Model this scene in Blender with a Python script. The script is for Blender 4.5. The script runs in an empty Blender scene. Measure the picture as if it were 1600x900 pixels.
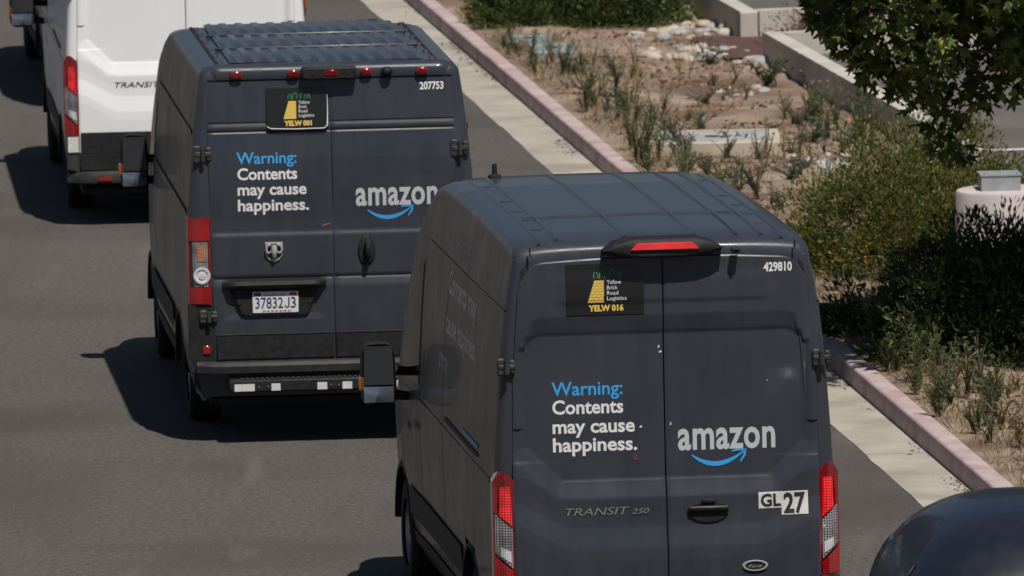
import bpy, math, random
import numpy as np
from mathutils import Vector, Matrix
sc = bpy.context.scene
col = sc.collection
rnd = random.Random(7)
R = math.radians

# ------------------------------------------------------------------ camera
PITCH, ROLL, CAMH = 6.345, 1.0, 10.1
cd = bpy.data.cameras.new('camera'); cam = bpy.data.objects.new('camera', cd); col.objects.link(cam)
cd.sensor_width = 36; cd.lens = 400; cd.clip_start = 1; cd.clip_end = 6000
cam.matrix_world = Matrix.Translation((0, 0, CAMH)) @ Matrix.Rotation(R(90 - PITCH), 4, 'X') @ Matrix.Rotation(R(-ROLL), 4, 'Z')
cd.dof.use_dof = True; cd.dof.focus_distance = 71; cd.dof.aperture_fstop = 9
sc.camera = cam

# ------------------------------------------------------------------ light
SUN = Vector((0.22, -0.53, 1.0)).normalized()
w = bpy.data.worlds.new('World'); sc.world = w; w.use_nodes = True
nt = w.node_tree
sky = nt.nodes.new('ShaderNodeTexSky'); sky.sky_type = 'NISHITA'; sky.sun_disc = False
sky.air_density = .75; sky.dust_density = .5; sky.sun_elevation = math.asin(SUN.z); sky.sun_rotation = math.atan2(SUN.x, SUN.y)
nt.links.new(sky.outputs[0], nt.nodes['Background'].inputs[0])
nt.nodes['Background'].inputs[1].default_value = 0.05
sl = bpy.data.lights.new('sun', 'SUN'); so = bpy.data.objects.new('sun', sl); col.objects.link(so)
sl.energy = 5.0; sl.angle = R(0.53); sl.color = (1.0, 0.955, 0.89)
so.rotation_euler = SUN.to_track_quat('Z', 'Y').to_euler(); so.location = (20, 40, 60)
sc.cycles.caustics_reflective = False; sc.cycles.caustics_refractive = False
sc.view_settings.view_transform = 'Standard'; sc.view_settings.look = 'None'
sc.view_settings.exposure = -0.2; sc.view_settings.gamma = 1.0

# ------------------------------------------------------------------ materials
MATS = {}
def newmat(name):
    m = bpy.data.materials.new(name); m.use_nodes = True
    return m, m.node_tree, m.node_tree.nodes['Principled BSDF']
def setp(b, **k):
    names = dict(base='Base Color', rough='Roughness', metal='Metallic', coat='Coat Weight', coatr='Coat Roughness',
                 spec='Specular IOR Level', trans='Transmission Weight', emis='Emission Color', emist='Emission Strength', ior='IOR')
    for a, v in k.items():
        if a in ('base', 'emis') and len(v) == 3: v = (*v, 1)
        b.inputs[names[a]].default_value = v
def simple(name, base, rough=.5, **k):
    if name in MATS: return MATS[name]
    m, t, b = newmat(name); setp(b, base=base, rough=rough, **k); MATS[name] = m
    return m
def noise_mat(name, c1, c2, scale=8, detail=6, rough=.8, bump=.0, bscale=60, c3=None, s3=1.5, stretch=None, speck=None, bdist=.01, lo=.35, hi=.65, wear=None, **k):
    """two or three colours mixed by noise, a fine bump and optional light specks, in object space"""
    if name in MATS: return MATS[name]
    m, t, b = newmat(name); N = t.nodes; L = t.links
    tc = N.new('ShaderNodeTexCoord'); mp = N.new('ShaderNodeMapping'); L.new(tc.outputs['Object'], mp.inputs[0])
    if stretch: mp.inputs['Scale'].default_value = stretch
    def nz(s, d=detail):
        n = N.new('ShaderNodeTexNoise'); n.inputs['Scale'].default_value = s; n.inputs['Detail'].default_value = d
        L.new(mp.outputs[0], n.inputs['Vector']); return n
    def ramp(src, a, bb):
        r = N.new('ShaderNodeMapRange'); r.inputs[1].default_value = a; r.inputs[2].default_value = bb; L.new(src, r.inputs[0]); return r.outputs[0]
    def mix(f, x, y):
        q = N.new('ShaderNodeMix'); q.data_type = 'RGBA'; L.new(f, q.inputs[0])
        for i, v in ((6, x), (7, y)):
            if isinstance(v, tuple): q.inputs[i].default_value = (*v, 1)
            else: L.new(v, q.inputs[i])
        return q.outputs[2]
    c = mix(ramp(nz(scale).outputs[0], lo, hi), c1, c2)
    if c3: c = mix(ramp(nz(s3, 4).outputs[0], .5, .68), c, c3)
    if wear:
        mw = N.new('ShaderNodeMapping'); mw.inputs['Scale'].default_value = wear[1]; mw.inputs['Rotation'].default_value = (0, 0, R(-6)); L.new(tc.outputs['Object'], mw.inputs[0])
        for sc_, a_, b_, colr in ((1.0, .50, .72, wear[0]), (2.7, .60, .74, wear[2])):
            nw = N.new('ShaderNodeTexNoise'); nw.inputs['Scale'].default_value = sc_; nw.inputs['Detail'].default_value = 7; L.new(mw.outputs[0], nw.inputs['Vector'])
            c = mix(ramp(nw.outputs[0], a_, b_), c, colr)
    if speck:
        v = N.new('ShaderNodeTexVoronoi'); v.inputs['Scale'].default_value = speck[1]; L.new(mp.outputs[0], v.inputs['Vector'])
        r = N.new('ShaderNodeMapRange'); r.inputs[1].default_value = speck[2]; r.inputs[2].default_value = speck[2] * .7
        L.new(v.outputs['Distance'], r.inputs[0]); c = mix(r.outputs[0], c, speck[0])
    L.new(c, b.inputs['Base Color'])
    setp(b, rough=rough, **k)
    if bump:
        bp = N.new('ShaderNodeBump'); bp.inputs['Strength'].default_value = bump; bp.inputs['Distance'].default_value = bdist
        L.new(nz(bscale, 8).outputs[0], bp.inputs['Height']); L.new(bp.outputs[0], b.inputs['Normal'])
    MATS[name] = m
    return m
def paint(name, base, metal=.0, dust=(.25, .23, .2), amount=.055, rough=.34, coat=.20):
    if name in MATS: return MATS[name]
    m, t, b = newmat(name); N = t.nodes; L = t.links
    tc = N.new('ShaderNodeTexCoord'); n = N.new('ShaderNodeTexNoise'); n.inputs['Scale'].default_value = 2.3; n.inputs['Detail'].default_value = 7
    L.new(tc.outputs['Object'], n.inputs['Vector'])
    mp = N.new('ShaderNodeMapping'); mp.inputs['Scale'].default_value = (5, 5, .9); L.new(tc.outputs['Object'], mp.inputs[0])
    n3 = N.new('ShaderNodeTexNoise'); n3.inputs['Scale'].default_value = 2.2; n3.inputs['Detail'].default_value = 6; L.new(mp.outputs[0], n3.inputs['Vector'])
    ad = N.new('ShaderNodeMath'); ad.operation = 'ADD'; L.new(n.outputs[0], ad.inputs[0]); L.new(n3.outputs[0], ad.inputs[1])
    r = N.new('ShaderNodeMapRange'); r.inputs[1].default_value = .80; r.inputs[2].default_value = 1.4; r.inputs[4].default_value = amount
    L.new(ad.outputs[0], r.inputs[0])
    rr = N.new('ShaderNodeMapRange'); rr.inputs[1].default_value = .7; rr.inputs[2].default_value = 1.4; rr.inputs[3].default_value = rough - .04; rr.inputs[4].default_value = rough + .14
    L.new(ad.outputs[0], rr.inputs[0])
    q = N.new('ShaderNodeMix'); q.data_type = 'RGBA'; L.new(r.outputs[0], q.inputs[0]); q.inputs[6].default_value = (*base, 1); q.inputs[7].default_value = (*dust, 1)
    L.new(q.outputs[2], b.inputs['Base Color'])
    setp(b, metal=metal, coat=coat, coatr=.05, spec=.28); L.new(rr.outputs[0], b.inputs['Roughness'])
    n2 = N.new('ShaderNodeTexNoise'); n2.inputs['Scale'].default_value = 1.6; n2.inputs['Detail'].default_value = 1
    L.new(tc.outputs['Object'], n2.inputs['Vector'])
    bp = N.new('ShaderNodeBump'); bp.inputs['Strength'].default_value = .035; bp.inputs['Distance'].default_value = .02
    L.new(n2.outputs[0], bp.inputs['Height']); L.new(bp.outputs[0], b.inputs['Normal']); L.new(bp.outputs[0], b.inputs['Coat Normal'])
    MATS[name] = m
    return m
def leafmat(name, dark, light, third=None, rough=.45, transl=.35):
    if name in MATS: return MATS[name]
    m, t, b = newmat(name); N = t.nodes; L = t.links
    at = N.new('ShaderNodeAttribute'); at.attribute_name = 'tint'
    cr = N.new('ShaderNodeValToRGB'); e = cr.color_ramp.elements
    e[0].color = (*dark, 1); e[1].color = (*light, 1); e[1].position = .85 if third else 1
    if third: x = e.new(1.0); x.color = (*third, 1); e[-2].position = .86
    L.new(at.outputs['Fac'], cr.inputs[0]); L.new(cr.outputs[0], b.inputs['Base Color']); setp(b, rough=rough, spec=.35)
    tr = N.new('ShaderNodeBsdfTranslucent'); L.new(cr.outputs[0], tr.inputs[0])
    mx = N.new('ShaderNodeMixShader'); mx.inputs[0].default_value = transl
    L.new(b.outputs[0], mx.inputs[1]); L.new(tr.outputs[0], mx.inputs[2])
    L.new(mx.outputs[0], N['Material Output'].inputs[0])
    MATS[name] = m
    return m
def lensmat(name, base, cell=70, glow=0., rough=.12, dark=.35):
    """lens plastic with a moulded grid of small prisms"""
    if name in MATS: return MATS[name]
    m, t, b = newmat(name); N = t.nodes; L = t.links
    tc = N.new('ShaderNodeTexCoord')
    sx = N.new('ShaderNodeSeparateXYZ'); L.new(tc.outputs['Object'], sx.inputs[0])
    def wave(o):
        a = N.new('ShaderNodeMath'); a.operation = 'MULTIPLY'; a.inputs[1].default_value = cell * math.pi; L.new(o, a.inputs[0])
        s = N.new('ShaderNodeMath'); s.operation = 'SINE'; L.new(a.outputs[0], s.inputs[0])
        p = N.new('ShaderNodeMath'); p.operation = 'ABSOLUTE'; L.new(s.outputs[0], p.inputs[0]); return p.outputs[0]
    mu = N.new('ShaderNodeMath'); mu.operation = 'MULTIPLY'; L.new(wave(sx.outputs[0]), mu.inputs[0]); L.new(wave(sx.outputs[2]), mu.inputs[1])
    n = N.new('ShaderNodeTexNoise'); n.inputs['Scale'].default_value = 14; L.new(tc.outputs['Object'], n.inputs['Vector'])
    m2 = N.new('ShaderNodeMath'); m2.operation = 'MULTIPLY'; L.new(mu.outputs[0], m2.inputs[0]); L.new(n.outputs[0], m2.inputs[1])
    r = N.new('ShaderNodeMapRange'); r.inputs[1].default_value = .05; r.inputs[2].default_value = .5; L.new(m2.outputs[0], r.inputs[0])
    q = N.new('ShaderNodeMix'); q.data_type = 'RGBA'; L.new(r.outputs[0], q.inputs[0])
    q.inputs[6].default_value = (*[v * dark for v in base], 1); q.inputs[7].default_value = (*base, 1)
    L.new(q.outputs[2], b.inputs['Base Color']); setp(b, rough=rough, coat=1., coatr=.04)
    if glow:
        L.new(q.outputs[2], b.inputs['Emission Color']); b.inputs['Emission Strength'].default_value = glow
    MATS[name] = m
    return m

M_BLUE = paint('slate_blue_paint', (.033, .038, .051), metal=.0)
M_WHITE = paint('white_paint', (.80, .80, .80), amount=.08, dust=(.5, .47, .42))
M_SUV = paint('dark_blue_paint', (.010, .013, .023), amount=.03)
M_BLACKP = noise_mat('black_plastic', (.012, .012, .0125), (.022, .022, .022), 20, rough=.6, bump=.15, bscale=300, spec=.25)
M_GREYP = noise_mat('grey_plastic', (.032, .032, .032), (.05, .049, .047), 14, rough=.5, bump=.1, bscale=300, spec=.3)
M_DARK = simple('dark_gap', (.006, .006, .007), .8)
M_RUBBER = noise_mat('rubber', (.008, .008, .008), (.018, .017, .016), 9, rough=.85, bump=.3, bscale=120)
M_GLASS = simple('tinted_glass', (.006, .007, .008), .08, spec=.04)
M_MIRROR = simple('mirror_glass', (.035, .037, .042), .12, coat=.4)
M_CONVEX = simple('convex_mirror_glass', (.30, .34, .42), .08, metal=.8)
M_CHROME = simple('chrome', (.62, .62, .63), .16, metal=1.)
M_SILVER = simple('silver_badge', (.50, .50, .51), .3, metal=.35)
M_BADGE = simple('grey_badge', (.20, .20, .205), .35)
M_STEEL = noise_mat('steel_rim', (.28, .28, .28), (.36, .36, .36), 12, rough=.4, metal=.7)
M_GALV = noise_mat('galvanised_grey', (.30, .32, .33), (.38, .40, .40), 12, rough=.5, metal=.2)
M_TWHITE = simple('white_vinyl', (.72, .72, .72), .45)
M_TGREY = simple('silver_vinyl', (.50, .51, .53), .42)
M_TBLUE = simple('blue_vinyl', (.045, .33, .70), .45)
M_SIGN = simple('black_sign', (.012, .012, .013), .35)
M_GOLD = simple('gold_print', (.74, .50, .10), .5)
M_GREEN = simple('green_print', (.04, .22, .07), .5)
M_LBLACK = simple('black_print', (.02, .02, .02), .5)
M_LNAVY = simple('navy_print', (.02, .025, .08), .5)
M_LRED = simple('red_print', (.45, .03, .04), .5)
M_STICK = noise_mat('white_sticker', (.58, .56, .52), (.68, .66, .62), 30, rough=.6)
M_PLATE = simple('plate_white', (.66, .67, .70), .4)
M_REDL = lensmat('red_lens', (.42, .010, .016), 62, glow=.06, dark=.42)
M_REDLIT = lensmat('red_lens_lit', (.85, .018, .022), 62, glow=.95, dark=.14)
M_REDSM = lensmat('smooth_red_lens', (.80, .03, .035), 110, glow=.5, dark=.55)
M_REDDK = lensmat('dark_red_lens', (.28, .008, .012), 62, dark=.5)
M_CLEAR = lensmat('clear_lens', (.40, .40, .42), 62, dark=.12, rough=.1)
M_BRIGHT = lensmat('bright_reflector', (.85, .85, .86), 80, dark=.5)
M_AMBER = lensmat('amber_lens', (.62, .27, .13), 62, dark=.35)
M_ORANGE = lensmat('orange_lens', (.50, .15, .03), 60, dark=.5)

# ------------------------------------------------------------------ mesh helpers
class MB:
    def __init__(s): s.v = []; s.f = []
    def add(s, vs, fs):
        o = len(s.v); s.v += [tuple(p) for p in vs]; s.f += [tuple(i + o for i in f) for f in fs]; return s
    def box(s, x0, x1, y0, y1, z0, z1, bev=0.):
        if bev:
            b = bev
            prof = [(x0 + b, z0), (x1 - b, z0), (x1, z0 + b), (x1, z1 - b), (x1 - b, z1), (x0 + b, z1), (x0, z1 - b), (x0, z0 + b)]
            pin = [(x0 + 2*b, z0 + b), (x1 - 2*b, z0 + b), (x1 - b, z0 + 2*b), (x1 - b, z1 - 2*b), (x1 - 2*b, z1 - b), (x0 + 2*b, z1 - b), (x0 + b, z1 - 2*b), (x0 + b, z0 + 2*b)]
            rings = [[(x, y0, z) for x, z in pin], [(x, y0 + b, z) for x, z in prof], [(x, y1 - b, z) for x, z in prof], [(x, y1, z) for x, z in pin]]
            return s.loft(rings, True, True)
        return s.add([(x0,y0,z0),(x1,y0,z0),(x1,y1,z0),(x0,y1,z0),(x0,y0,z1),(x1,y0,z1),(x1,y1,z1),(x0,y1,z1)],
                     [(0,3,2,1),(4,5,6,7),(0,1,5,4),(1,2,6,5),(2,3,7,6),(3,0,4,7)])
    def loft(s, rings, cap0=False, cap1=False, closed=True):
        n = len(rings[0]); o = len(s.v)
        for r in rings: s.v += [tuple(p) for p in r]
        for k in range(len(rings) - 1):
            for i in range(n if closed else n - 1):
                j = (i + 1) % n
                s.f.append((o + k*n + i, o + k*n + j, o + (k+1)*n + j, o + (k+1)*n + i))
        if cap0: s.f.append(tuple(o + i for i in range(n))[::-1])
        if cap1: s.f.append(tuple(o + (len(rings)-1)*n + i for i in range(n)))
        return s
    def prism(s, poly, yf, depth, back=None):
        """poly of (x,z); front face at y=yf(x,z) (or number), extruded forward by depth"""
        g = yf if callable(yf) else (lambda x, z: yf)
        a = [(x, g(x, z), z) for x, z in poly]; b = [(x, (g(x, z) + depth) if back is None else back, z) for x, z in poly]
        return s.loft([a, b], True, True)
    def lathe(s, prof, c, axis='z', n=20):
        rings = []
        for k in range(n):
            a = 2*math.pi*k/n; ca, sa = math.cos(a), math.sin(a); r_ = []
            for r, h in prof:
                p = (r*ca, r*sa, h) if axis == 'z' else ((h, r*ca, r*sa) if axis == 'x' else (r*ca, h, r*sa))
                r_.append((p[0]+c[0], p[1]+c[1], p[2]+c[2]))
            rings.append(r_)
        rings.append(rings[0])
        return s.loft(rings, closed=False)
    def tube(s, pts, rad, n=6, cap=True):
        rings = []; pts = [Vector(p) for p in pts]
        rad = rad if isinstance(rad, (list, tuple)) else [rad]*len(pts)
        for i, p in enumerate(pts):
            d = (pts[min(i+1, len(pts)-1)] - pts[max(i-1, 0)])
            d = d.normalized() if d.length > 1e-9 else Vector((0,0,1))
            u = d.orthogonal().normalized() if i == 0 else (u - d*u.dot(d)).normalized()
            v = d.cross(u)
            rings.append([p + (u*math.cos(2*math.pi*k/n) + v*math.sin(2*math.pi*k/n))*rad[i] for k in range(n)])
        return s.loft(rings, cap, cap)
    def sphere(s, c, r, n=12, m=8):
        prof = [(math.sin(math.pi*k/m), -math.cos(math.pi*k/m)) for k in range(m+1)]
        rings = [[(c[0]+r[0]*p*math.cos(2*math.pi*j/n), c[1]+r[1]*p*math.sin(2*math.pi*j/n), c[2]+r[2]*h) for j in range(n)] for p, h in prof[1:-1]]
        return s.loft(rings, True, True)
    def build(s, name, mat, parent=None, smooth=35, **tags):
        me = bpy.data.meshes.new(name); me.from_pydata(s.v, [], s.f); me.update()
        return link(name, me, mat, parent, smooth, **tags)
def link(name, me, mat, parent=None, smooth=35, **tags):
    if smooth and len(me.polygons):
        me.polygons.foreach_set('use_smooth', [True]*len(me.polygons)); me.set_sharp_from_angle(angle=R(smooth))
    if mat and not me.materials: me.materials.append(mat)
    o = bpy.data.objects.new(name, me); col.objects.link(o)
    if parent: o.parent = parent
    for k, v in tags.items(): o[k] = v
    return o
def thing(name, label, cat, loc, rz=0, group=None):
    o = bpy.data.objects.new(name, None); col.objects.link(o); o.empty_display_size = .3
    o.location = loc; o.rotation_euler = (0, 0, rz); o['label'] = label; o['category'] = cat
    if group: o['group'] = group
    return o
def tag(o, label, cat, group=None):
    o['label'] = label; o['category'] = cat
    if group: o['group'] = group
    return o
def copy_tree(o, parent=None):
    c = o.copy(); col.objects.link(c)
    if parent: c.parent = parent
    for ch in [x for x in list(o.children)]: copy_tree(ch, c)
    return c
def interp(tab, z):
    if z <= tab[0][0]: return tab[0][1]
    for (a, va), (b, vb) in zip(tab, tab[1:]):
        if z <= b: return va + (vb - va)*(z - a)/(b - a)
    return tab[-1][1]
def sstep(a, b, x):
    t = min(1, max(0, (x - a)/(b - a))); return t*t*(3 - 2*t)
def grid_mesh(mb, xs, zs, yf, keep=None, edge=None):
    """height-field sheet facing -y over a grid; zs may be a function of column"""
    o = len(mb.v); nx, nz = len(xs), len(zs)
    for j in range(nz):
        for i in range(nx):
            x, z = xs[i], zs[j]
            if edge: x = edge(x, z)
            mb.v.append((x, yf(x, z), z))
    for j in range(nz-1):
        for i in range(nx-1): mb.f.append((o+j*nx+i, o+j*nx+i+1, o+(j+1)*nx+i+1, o+(j+1)*nx+i))
    loop = [o+i for i in range(nx)] + [o+j*nx+nx-1 for j in range(1, nz)] + [o+(nz-1)*nx+i for i in range(nx-2, -1, -1)] + [o+j*nx for j in range(nz-2, 0, -1)]
    p = len(mb.v)
    for i in loop:
        x, y, z = mb.v[i]; mb.v.append((x, y + .03, z))
    n = len(loop)
    for k in range(n):
        q = (k+1) % n; mb.f.append((loop[q], loop[k], p+k, p+q))
    return mb

# ------------------------------------------------------------------ lettering
def text_mesh(body, width, height, bold=.0, spacing=1.0, shear=0.):
    """flat text mesh in (u,v) from the built-in font, stretched to an exact size; height = cap or x height given by the caller"""
    c = bpy.data.curves.new('lettering', 'FONT'); c.body = body; c.offset = bold; c.space_character = spacing; c.shear = shear; c.resolution_u = 3
    o = bpy.data.objects.new('lettering', c); col.objects.link(o)
    me = bpy.data.meshes.new_from_object(o.evaluated_get(bpy.context.evaluated_depsgraph_get()))
    co = np.zeros(len(me.vertices)*3); me.vertices.foreach_get('co', co); co = co.reshape(-1, 3)
    faces = [tuple(p.vertices) for p in me.polygons]
    bpy.data.objects.remove(o); bpy.data.curves.remove(c); bpy.data.meshes.remove(me)
    u = (co[:,0]-co[:,0].min())/(co[:,0].max()-co[:,0].min())*width
    return u, co[:,1]*height, faces
def put_text(name, body, x0, z0, width, height, surf, mat, parent, off=.004, bold=.02, shear=0., rot=0., spacing=1., side=None):
    u, v, fs = text_mesh(body, width, height, bold, spacing, shear)
    mb = MB(); cr, sr = math.cos(rot), math.sin(rot)
    for a, b in zip(u, v):
        x, z = x0 + a*cr - b*sr, z0 + a*sr + b*cr
        if side: mb.v.append((surf(x, z), x, z))     # on the left flank: x runs rearward
        else: mb.v.append((x, surf(x, z) - off, z))
    mb.f = fs
    return mb.build(name, mat, parent, smooth=0)
def ribbon(pts, widths):
    """flat ribbon in (x,z): returns polys"""
    L_, R_ = [], []
    for i, p in enumerate(pts):
        a, b = pts[max(i-1, 0)], pts[min(i+1, len(pts)-1)]
        d = math.hypot(b[0]-a[0], b[1]-a[1]) or 1; nx, nz = -(b[1]-a[1])/d, (b[0]-a[0])/d
        L_.append((p[0]+nx*widths[i], p[1]+nz*widths[i])); R_.append((p[0]-nx*widths[i], p[1]-nz*widths[i]))
    return [(L_[i], R_[i], R_[i+1], L_[i+1]) for i in range(len(pts)-1)]
def polys(name, ps, surf, mat, parent, off=.004, y=None):
    mb = MB()
    for q in ps:
        o = len(mb.v)
        for x, z in q: mb.v.append((x, (surf(x, z) - off), z))
        mb.f.append(tuple(range(o, o+len(q))))
    return mb.build(name, mat, parent, smooth=0)
def smile(surf, parent, x0, x1, z, k=1., off=.004, mp=None):
    n = 18; pts = []; wd = []
    for i in range(n+1):
        t = i/n; pts.append((x0 + (x1-x0)*t, z - .066*k*(1-(2*t-1)**2)*(1 - .12*t) + .012*k*t)); wd.append(k*(.0035 + .0115*math.sin(math.pi*min(1, t*1.02))**.8*(1 - .1*t)))
    P = ribbon(pts, wd)
    e = pts[-1]
    P += ribbon([(e[0]-.07*k, e[1]+.004*k), (e[0]-.03*k, e[1]+.013*k), (e[0]+.012*k, e[1]+.012*k)], [.004*k, .007*k, .007*k])
    P += ribbon([(e[0]+.012*k, e[1]+.019*k), (e[0]+.008*k, e[1]-.022*k), (e[0]-.018*k, e[1]-.06*k)], [.008*k, .0075*k, .004*k])
    if mp: P = [[mp(x, zz) for x, zz in q] for q in P]
    return polys('smile_logo', P, surf, M_TBLUE, parent, off)

# ------------------------------------------------------------------ generic van parts
def make_shell(stations, sec, mat, parent, arches, name='body_shell', ylean=None):
    """loft of symmetric sections; sec(y) -> half outline bottom..top centre"""
    mb = MB(); rings = []
    for y, inset in stations:
        half = sec(y, inset); full = half + [(-x, z) for x, z in half[-2::-1]]
        rings.append([(x, y + (ylean(z) * max(0, 1 - y/.9) if ylean else 0), z) for x, z in full])
    n = len(rings[0]); H_ = n//2
    for r in rings: mb.v += r
    for k in range(len(rings)-1):
        for i in range(n-1):
            q = (k*n+i, k*n+i+1, (k+1)*n+i+1, (k+1)*n+i)
            cy = sum(mb.v[t][1] for t in q)/4; cz = sum(mb.v[t][2] for t in q)/4
            if any((cy-ay)**2 + (cz-az)**2 < ar**2 for ay, az, ar in arches) and cz < 1.0: continue
            mb.f.append(q[::-1])
    for base, rev in ((0, False), ((len(rings)-1)*n, True)):
        for i in range(H_):
            q = (base+i, base+i+1, base+n-2-i, base+n-1-i)
            if i == H_-1: q = (base+i, base+i+1, base+n-1-i)
            mb.f.append(q if rev else q[::-1])
    return mb.build(name, mat, parent, smooth=32)
def wheel(parent, x, y, r, wdt=.22):
    s = 1 if x > 0 else -1
    pr = [(r*.62, -wdt/2), (r*.93, -wdt/2), (r, -wdt*.36), (r, wdt*.36), (r*.93, wdt/2), (r*.62, wdt/2)]
    t = MB().lathe(pr, (x, y, r), 'x', 28).build('wheel_tyre', M_RUBBER, parent)
    d = s*wdt*.42
    MB().lathe([(r*.63, d), (r*.58, d*1.05), (r*.5, d*.55), (r*.3, d*.75), (r*.2, d*1.0), (.01, d*1.02)], (x, y, r), 'x', 24).build('rim', M_STEEL, t)
def arch(parent, x, y, z, r, mat, wdt=.045, name='arch_trim'):
    s = 1 if x > 0 else -1; rings = []
    for k in range(21):
        a = math.pi*(.03 + .94*k/20); rings.append([(x + s*dx, y + (r+dr)*math.cos(a), z + (r+dr)*math.sin(a)) for dx, dr in ((-.10, -.0), (.004, .0), (.008, wdt*.5), (-.012, wdt), (-.10, wdt))])
    MB().loft(rings, closed=True).build(name, mat, parent)
    m = MB(); rr = []
    for k in range(21):
        a = math.pi*(.03 + .94*k/20); rr.append([(x - s*.09, y + r*1.06*math.cos(a), z + r*1.06*math.sin(a)), (x - s*.45, y + r*1.06*math.cos(a), z + r*1.06*math.sin(a))])
    m.loft(rr, closed=False); c = len(m.v); m.v.append((x - s*.45, y, z))
    for k in range(20): m.f.append((k*2+1, k*2+3, c))
    m.build('wheel_well', M_DARK, parent)
def side_patch(parent, name, poly, sx, mat, off=.004, sub=6):
    """patch lying on the flank; poly corners (y,z) as a quad: a b c d; sx(y,z) -> |x|"""
    for s in (-1, 1):
        m = MB(); a, b, c, d = poly
        for j in range(sub+1):
            for i in range(sub+1):
                u, v = i/sub, j/sub
                y = (a[0]*(1-u)+b[0]*u)*(1-v) + (d[0]*(1-u)+c[0]*u)*v
                z = (a[1]*(1-u)+b[1]*u)*(1-v) + (d[1]*(1-u)+c[1]*u)*v
                m.v.append((s*(sx(y, z)+off), y, z))
        n = sub+1
        for j in range(sub):
            for i in range(sub):
                q = (j*n+i, j*n+i+1, (j+1)*n+i+1, (j+1)*n+i); m.f.append(q if s > 0 else q[::-1])
        m.build(name, mat, parent)
def mirror(parent, s, y, zc, x0, x1, h, arms=True):
    """rear-view mirror: black housing, big flat glass above a small convex glass, amber marker, arm"""
    sg = s; mb = MB(); w_ = x1-x0; cx = (x0+x1)/2
    def ring(yy, k):
        out = []
        for q in range(28):
            an = 2*math.pi*(q+.5)/28; px = .5*math.copysign(abs(math.cos(an))**.42, math.cos(an)); pz = .5*math.copysign(abs(math.sin(an))**.42, math.sin(an))
            px *= 1 - .10*max(0, pz)*2*.6
            out.append((sg*(cx + px*w_*k), yy, zc + pz*h*k))
        return out
    mb.loft([ring(y+.004, .88), ring(y-.008, .95), ring(y+.004, .99), ring(y+.05, 1.), ring(y+.11, .88), ring(y+.15, .62), ring(y+.165, .3)], True, True)
    hs = mb.build('mirror_housing', M_BLACKP, parent, smooth=50)
    def gl(z0, z1, nm, mat, kx0=.43, kx1=.41):
        m = MB().prism([(sg*(cx-kx0*w_), z0), (sg*(cx+kx1*w_), z0), (sg*(cx+kx1*.97*w_), z1), (sg*(cx-kx0*.9*w_), z1)], y-.012, .012)
        m.build(nm, mat, hs)
    gl(zc-.17*h, zc+.44*h, 'mirror_glass', M_MIRROR)
    cvx = MB(); nx, nz = 9, 5
    for j in range(nz):
        for i in range(nx):
            u, v = i/(nx-1)*2-1, j/(nz-1)*2-1
            cvx.v.append((sg*(cx + u*.42*w_), y - .012 - .022*(1-u*u*.9)*(1-v*v*.5), zc - .32*h + v*.125*h))
    for j in range(nz-1):
        for i in range(nx-1):
            q = (j*nx+i, j*nx+i+1, (j+1)*nx+i+1, (j+1)*nx+i); cvx.f.append(q if sg > 0 else q[::-1])
    cvx.build('convex_glass', M_CONVEX, hs)
    a0, a1 = sorted((sg*(x1+.008), sg*(x1-.02)))
    MB().box(a0, a1, y-.002, y+.05, zc-.26*h, zc-.04*h, .006).build('marker_lens', M_ORANGE, hs)
    for zz in (zc-.34*h, zc+.05*h):
        MB().tube([(sg*(x0+.03), y+.06, zz), (sg*(x0-.10), y+.08, zz-.02), (sg*(x0-.24), y+.12, zz-.05)], [.035, .028, .04], 8).build('mirror_arm', M_BLACKP, parent)
def hinge(parent, x, z, ys, s, wd=.075, hh=.075, nm='hinge'):
    m = MB()
    m.box(x-wd, x+wd, ys-.035, ys+.01, z-hh*.28, z+hh*.28, .006)
    m.box(x-wd*1.1, x-wd*.25, ys-.03, ys+.01, z-hh, z+hh, .008)
    m.box(x+wd*.35, x+wd*1.0, ys-.03, ys+.01, z-hh*.8, z+hh*.8, .008)
    m.lathe([(.001, -hh*.8), (.017, -hh*.8), (.017, hh*.8), (.001, hh*.8)], (x, ys-.04, z), 'z', 10)
    m.build(nm, M_GREYP, parent, smooth=30)

# ------------------------------------------------------------------ high-roof van with lamps beside the doors
TW = [(.30,.93),(.36,.97),(.5,1.0),(.8,1.02),(1.1,1.032),(1.3,1.032),(1.5,1.026),(1.75,1.012),(2.0,.995),(2.2,.978),(2.45,.95),(2.62,.922),(2.74,.898),(2.9,.86)]
TTOP = [(0,2.838),(1.5,2.855),(3.2,2.855),(4.0,2.83),(4.3,2.785),(4.6,2.66),(4.9,2.48),(5.3,2.05),(5.8,1.42),(5.95,1.36),(6.4,1.20),(6.58,1.06),(6.67,.85),(6.7,.65)]
def t_wf(y): return interp([(0,1),(1.5,1),(4.2,.98),(4.8,.985),(5.6,.98),(6.2,.95),(6.5,.88),(6.7,.74)], y)
def t_side(y, z): return interp(TW, z)*t_wf(y)
ROOFP = [(1,0),(.995,.042),(.982,.072),(.955,.094),(.905,.111),(.80,.123),(.66,.131),(.50,.1355),(.33,.138),(.16,.1395),(0,.14)]
def sec_fn(W, TOP, wf, sill=.30, ns=15, dz=.105):
    def sec(y, inset):
        T = interp(TOP, y); h = min(dz, (T-sill)*.35); zt = T - h; f = wf(y); out = []
        for i in range(ns):
            t = i/(ns-1); z = sill + (zt-sill)*t; out.append((max(.02, interp(W, z)*f - inset), z + (inset*.6 if i == 0 else 0)))
        xs = interp(W, zt)*f - inset
        for k, dzz in ROOFP[1:]: out.append((xs*k, zt + dzz/.14*h - inset*(.8 if dzz else 0)))
        return out
    return sec
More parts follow.
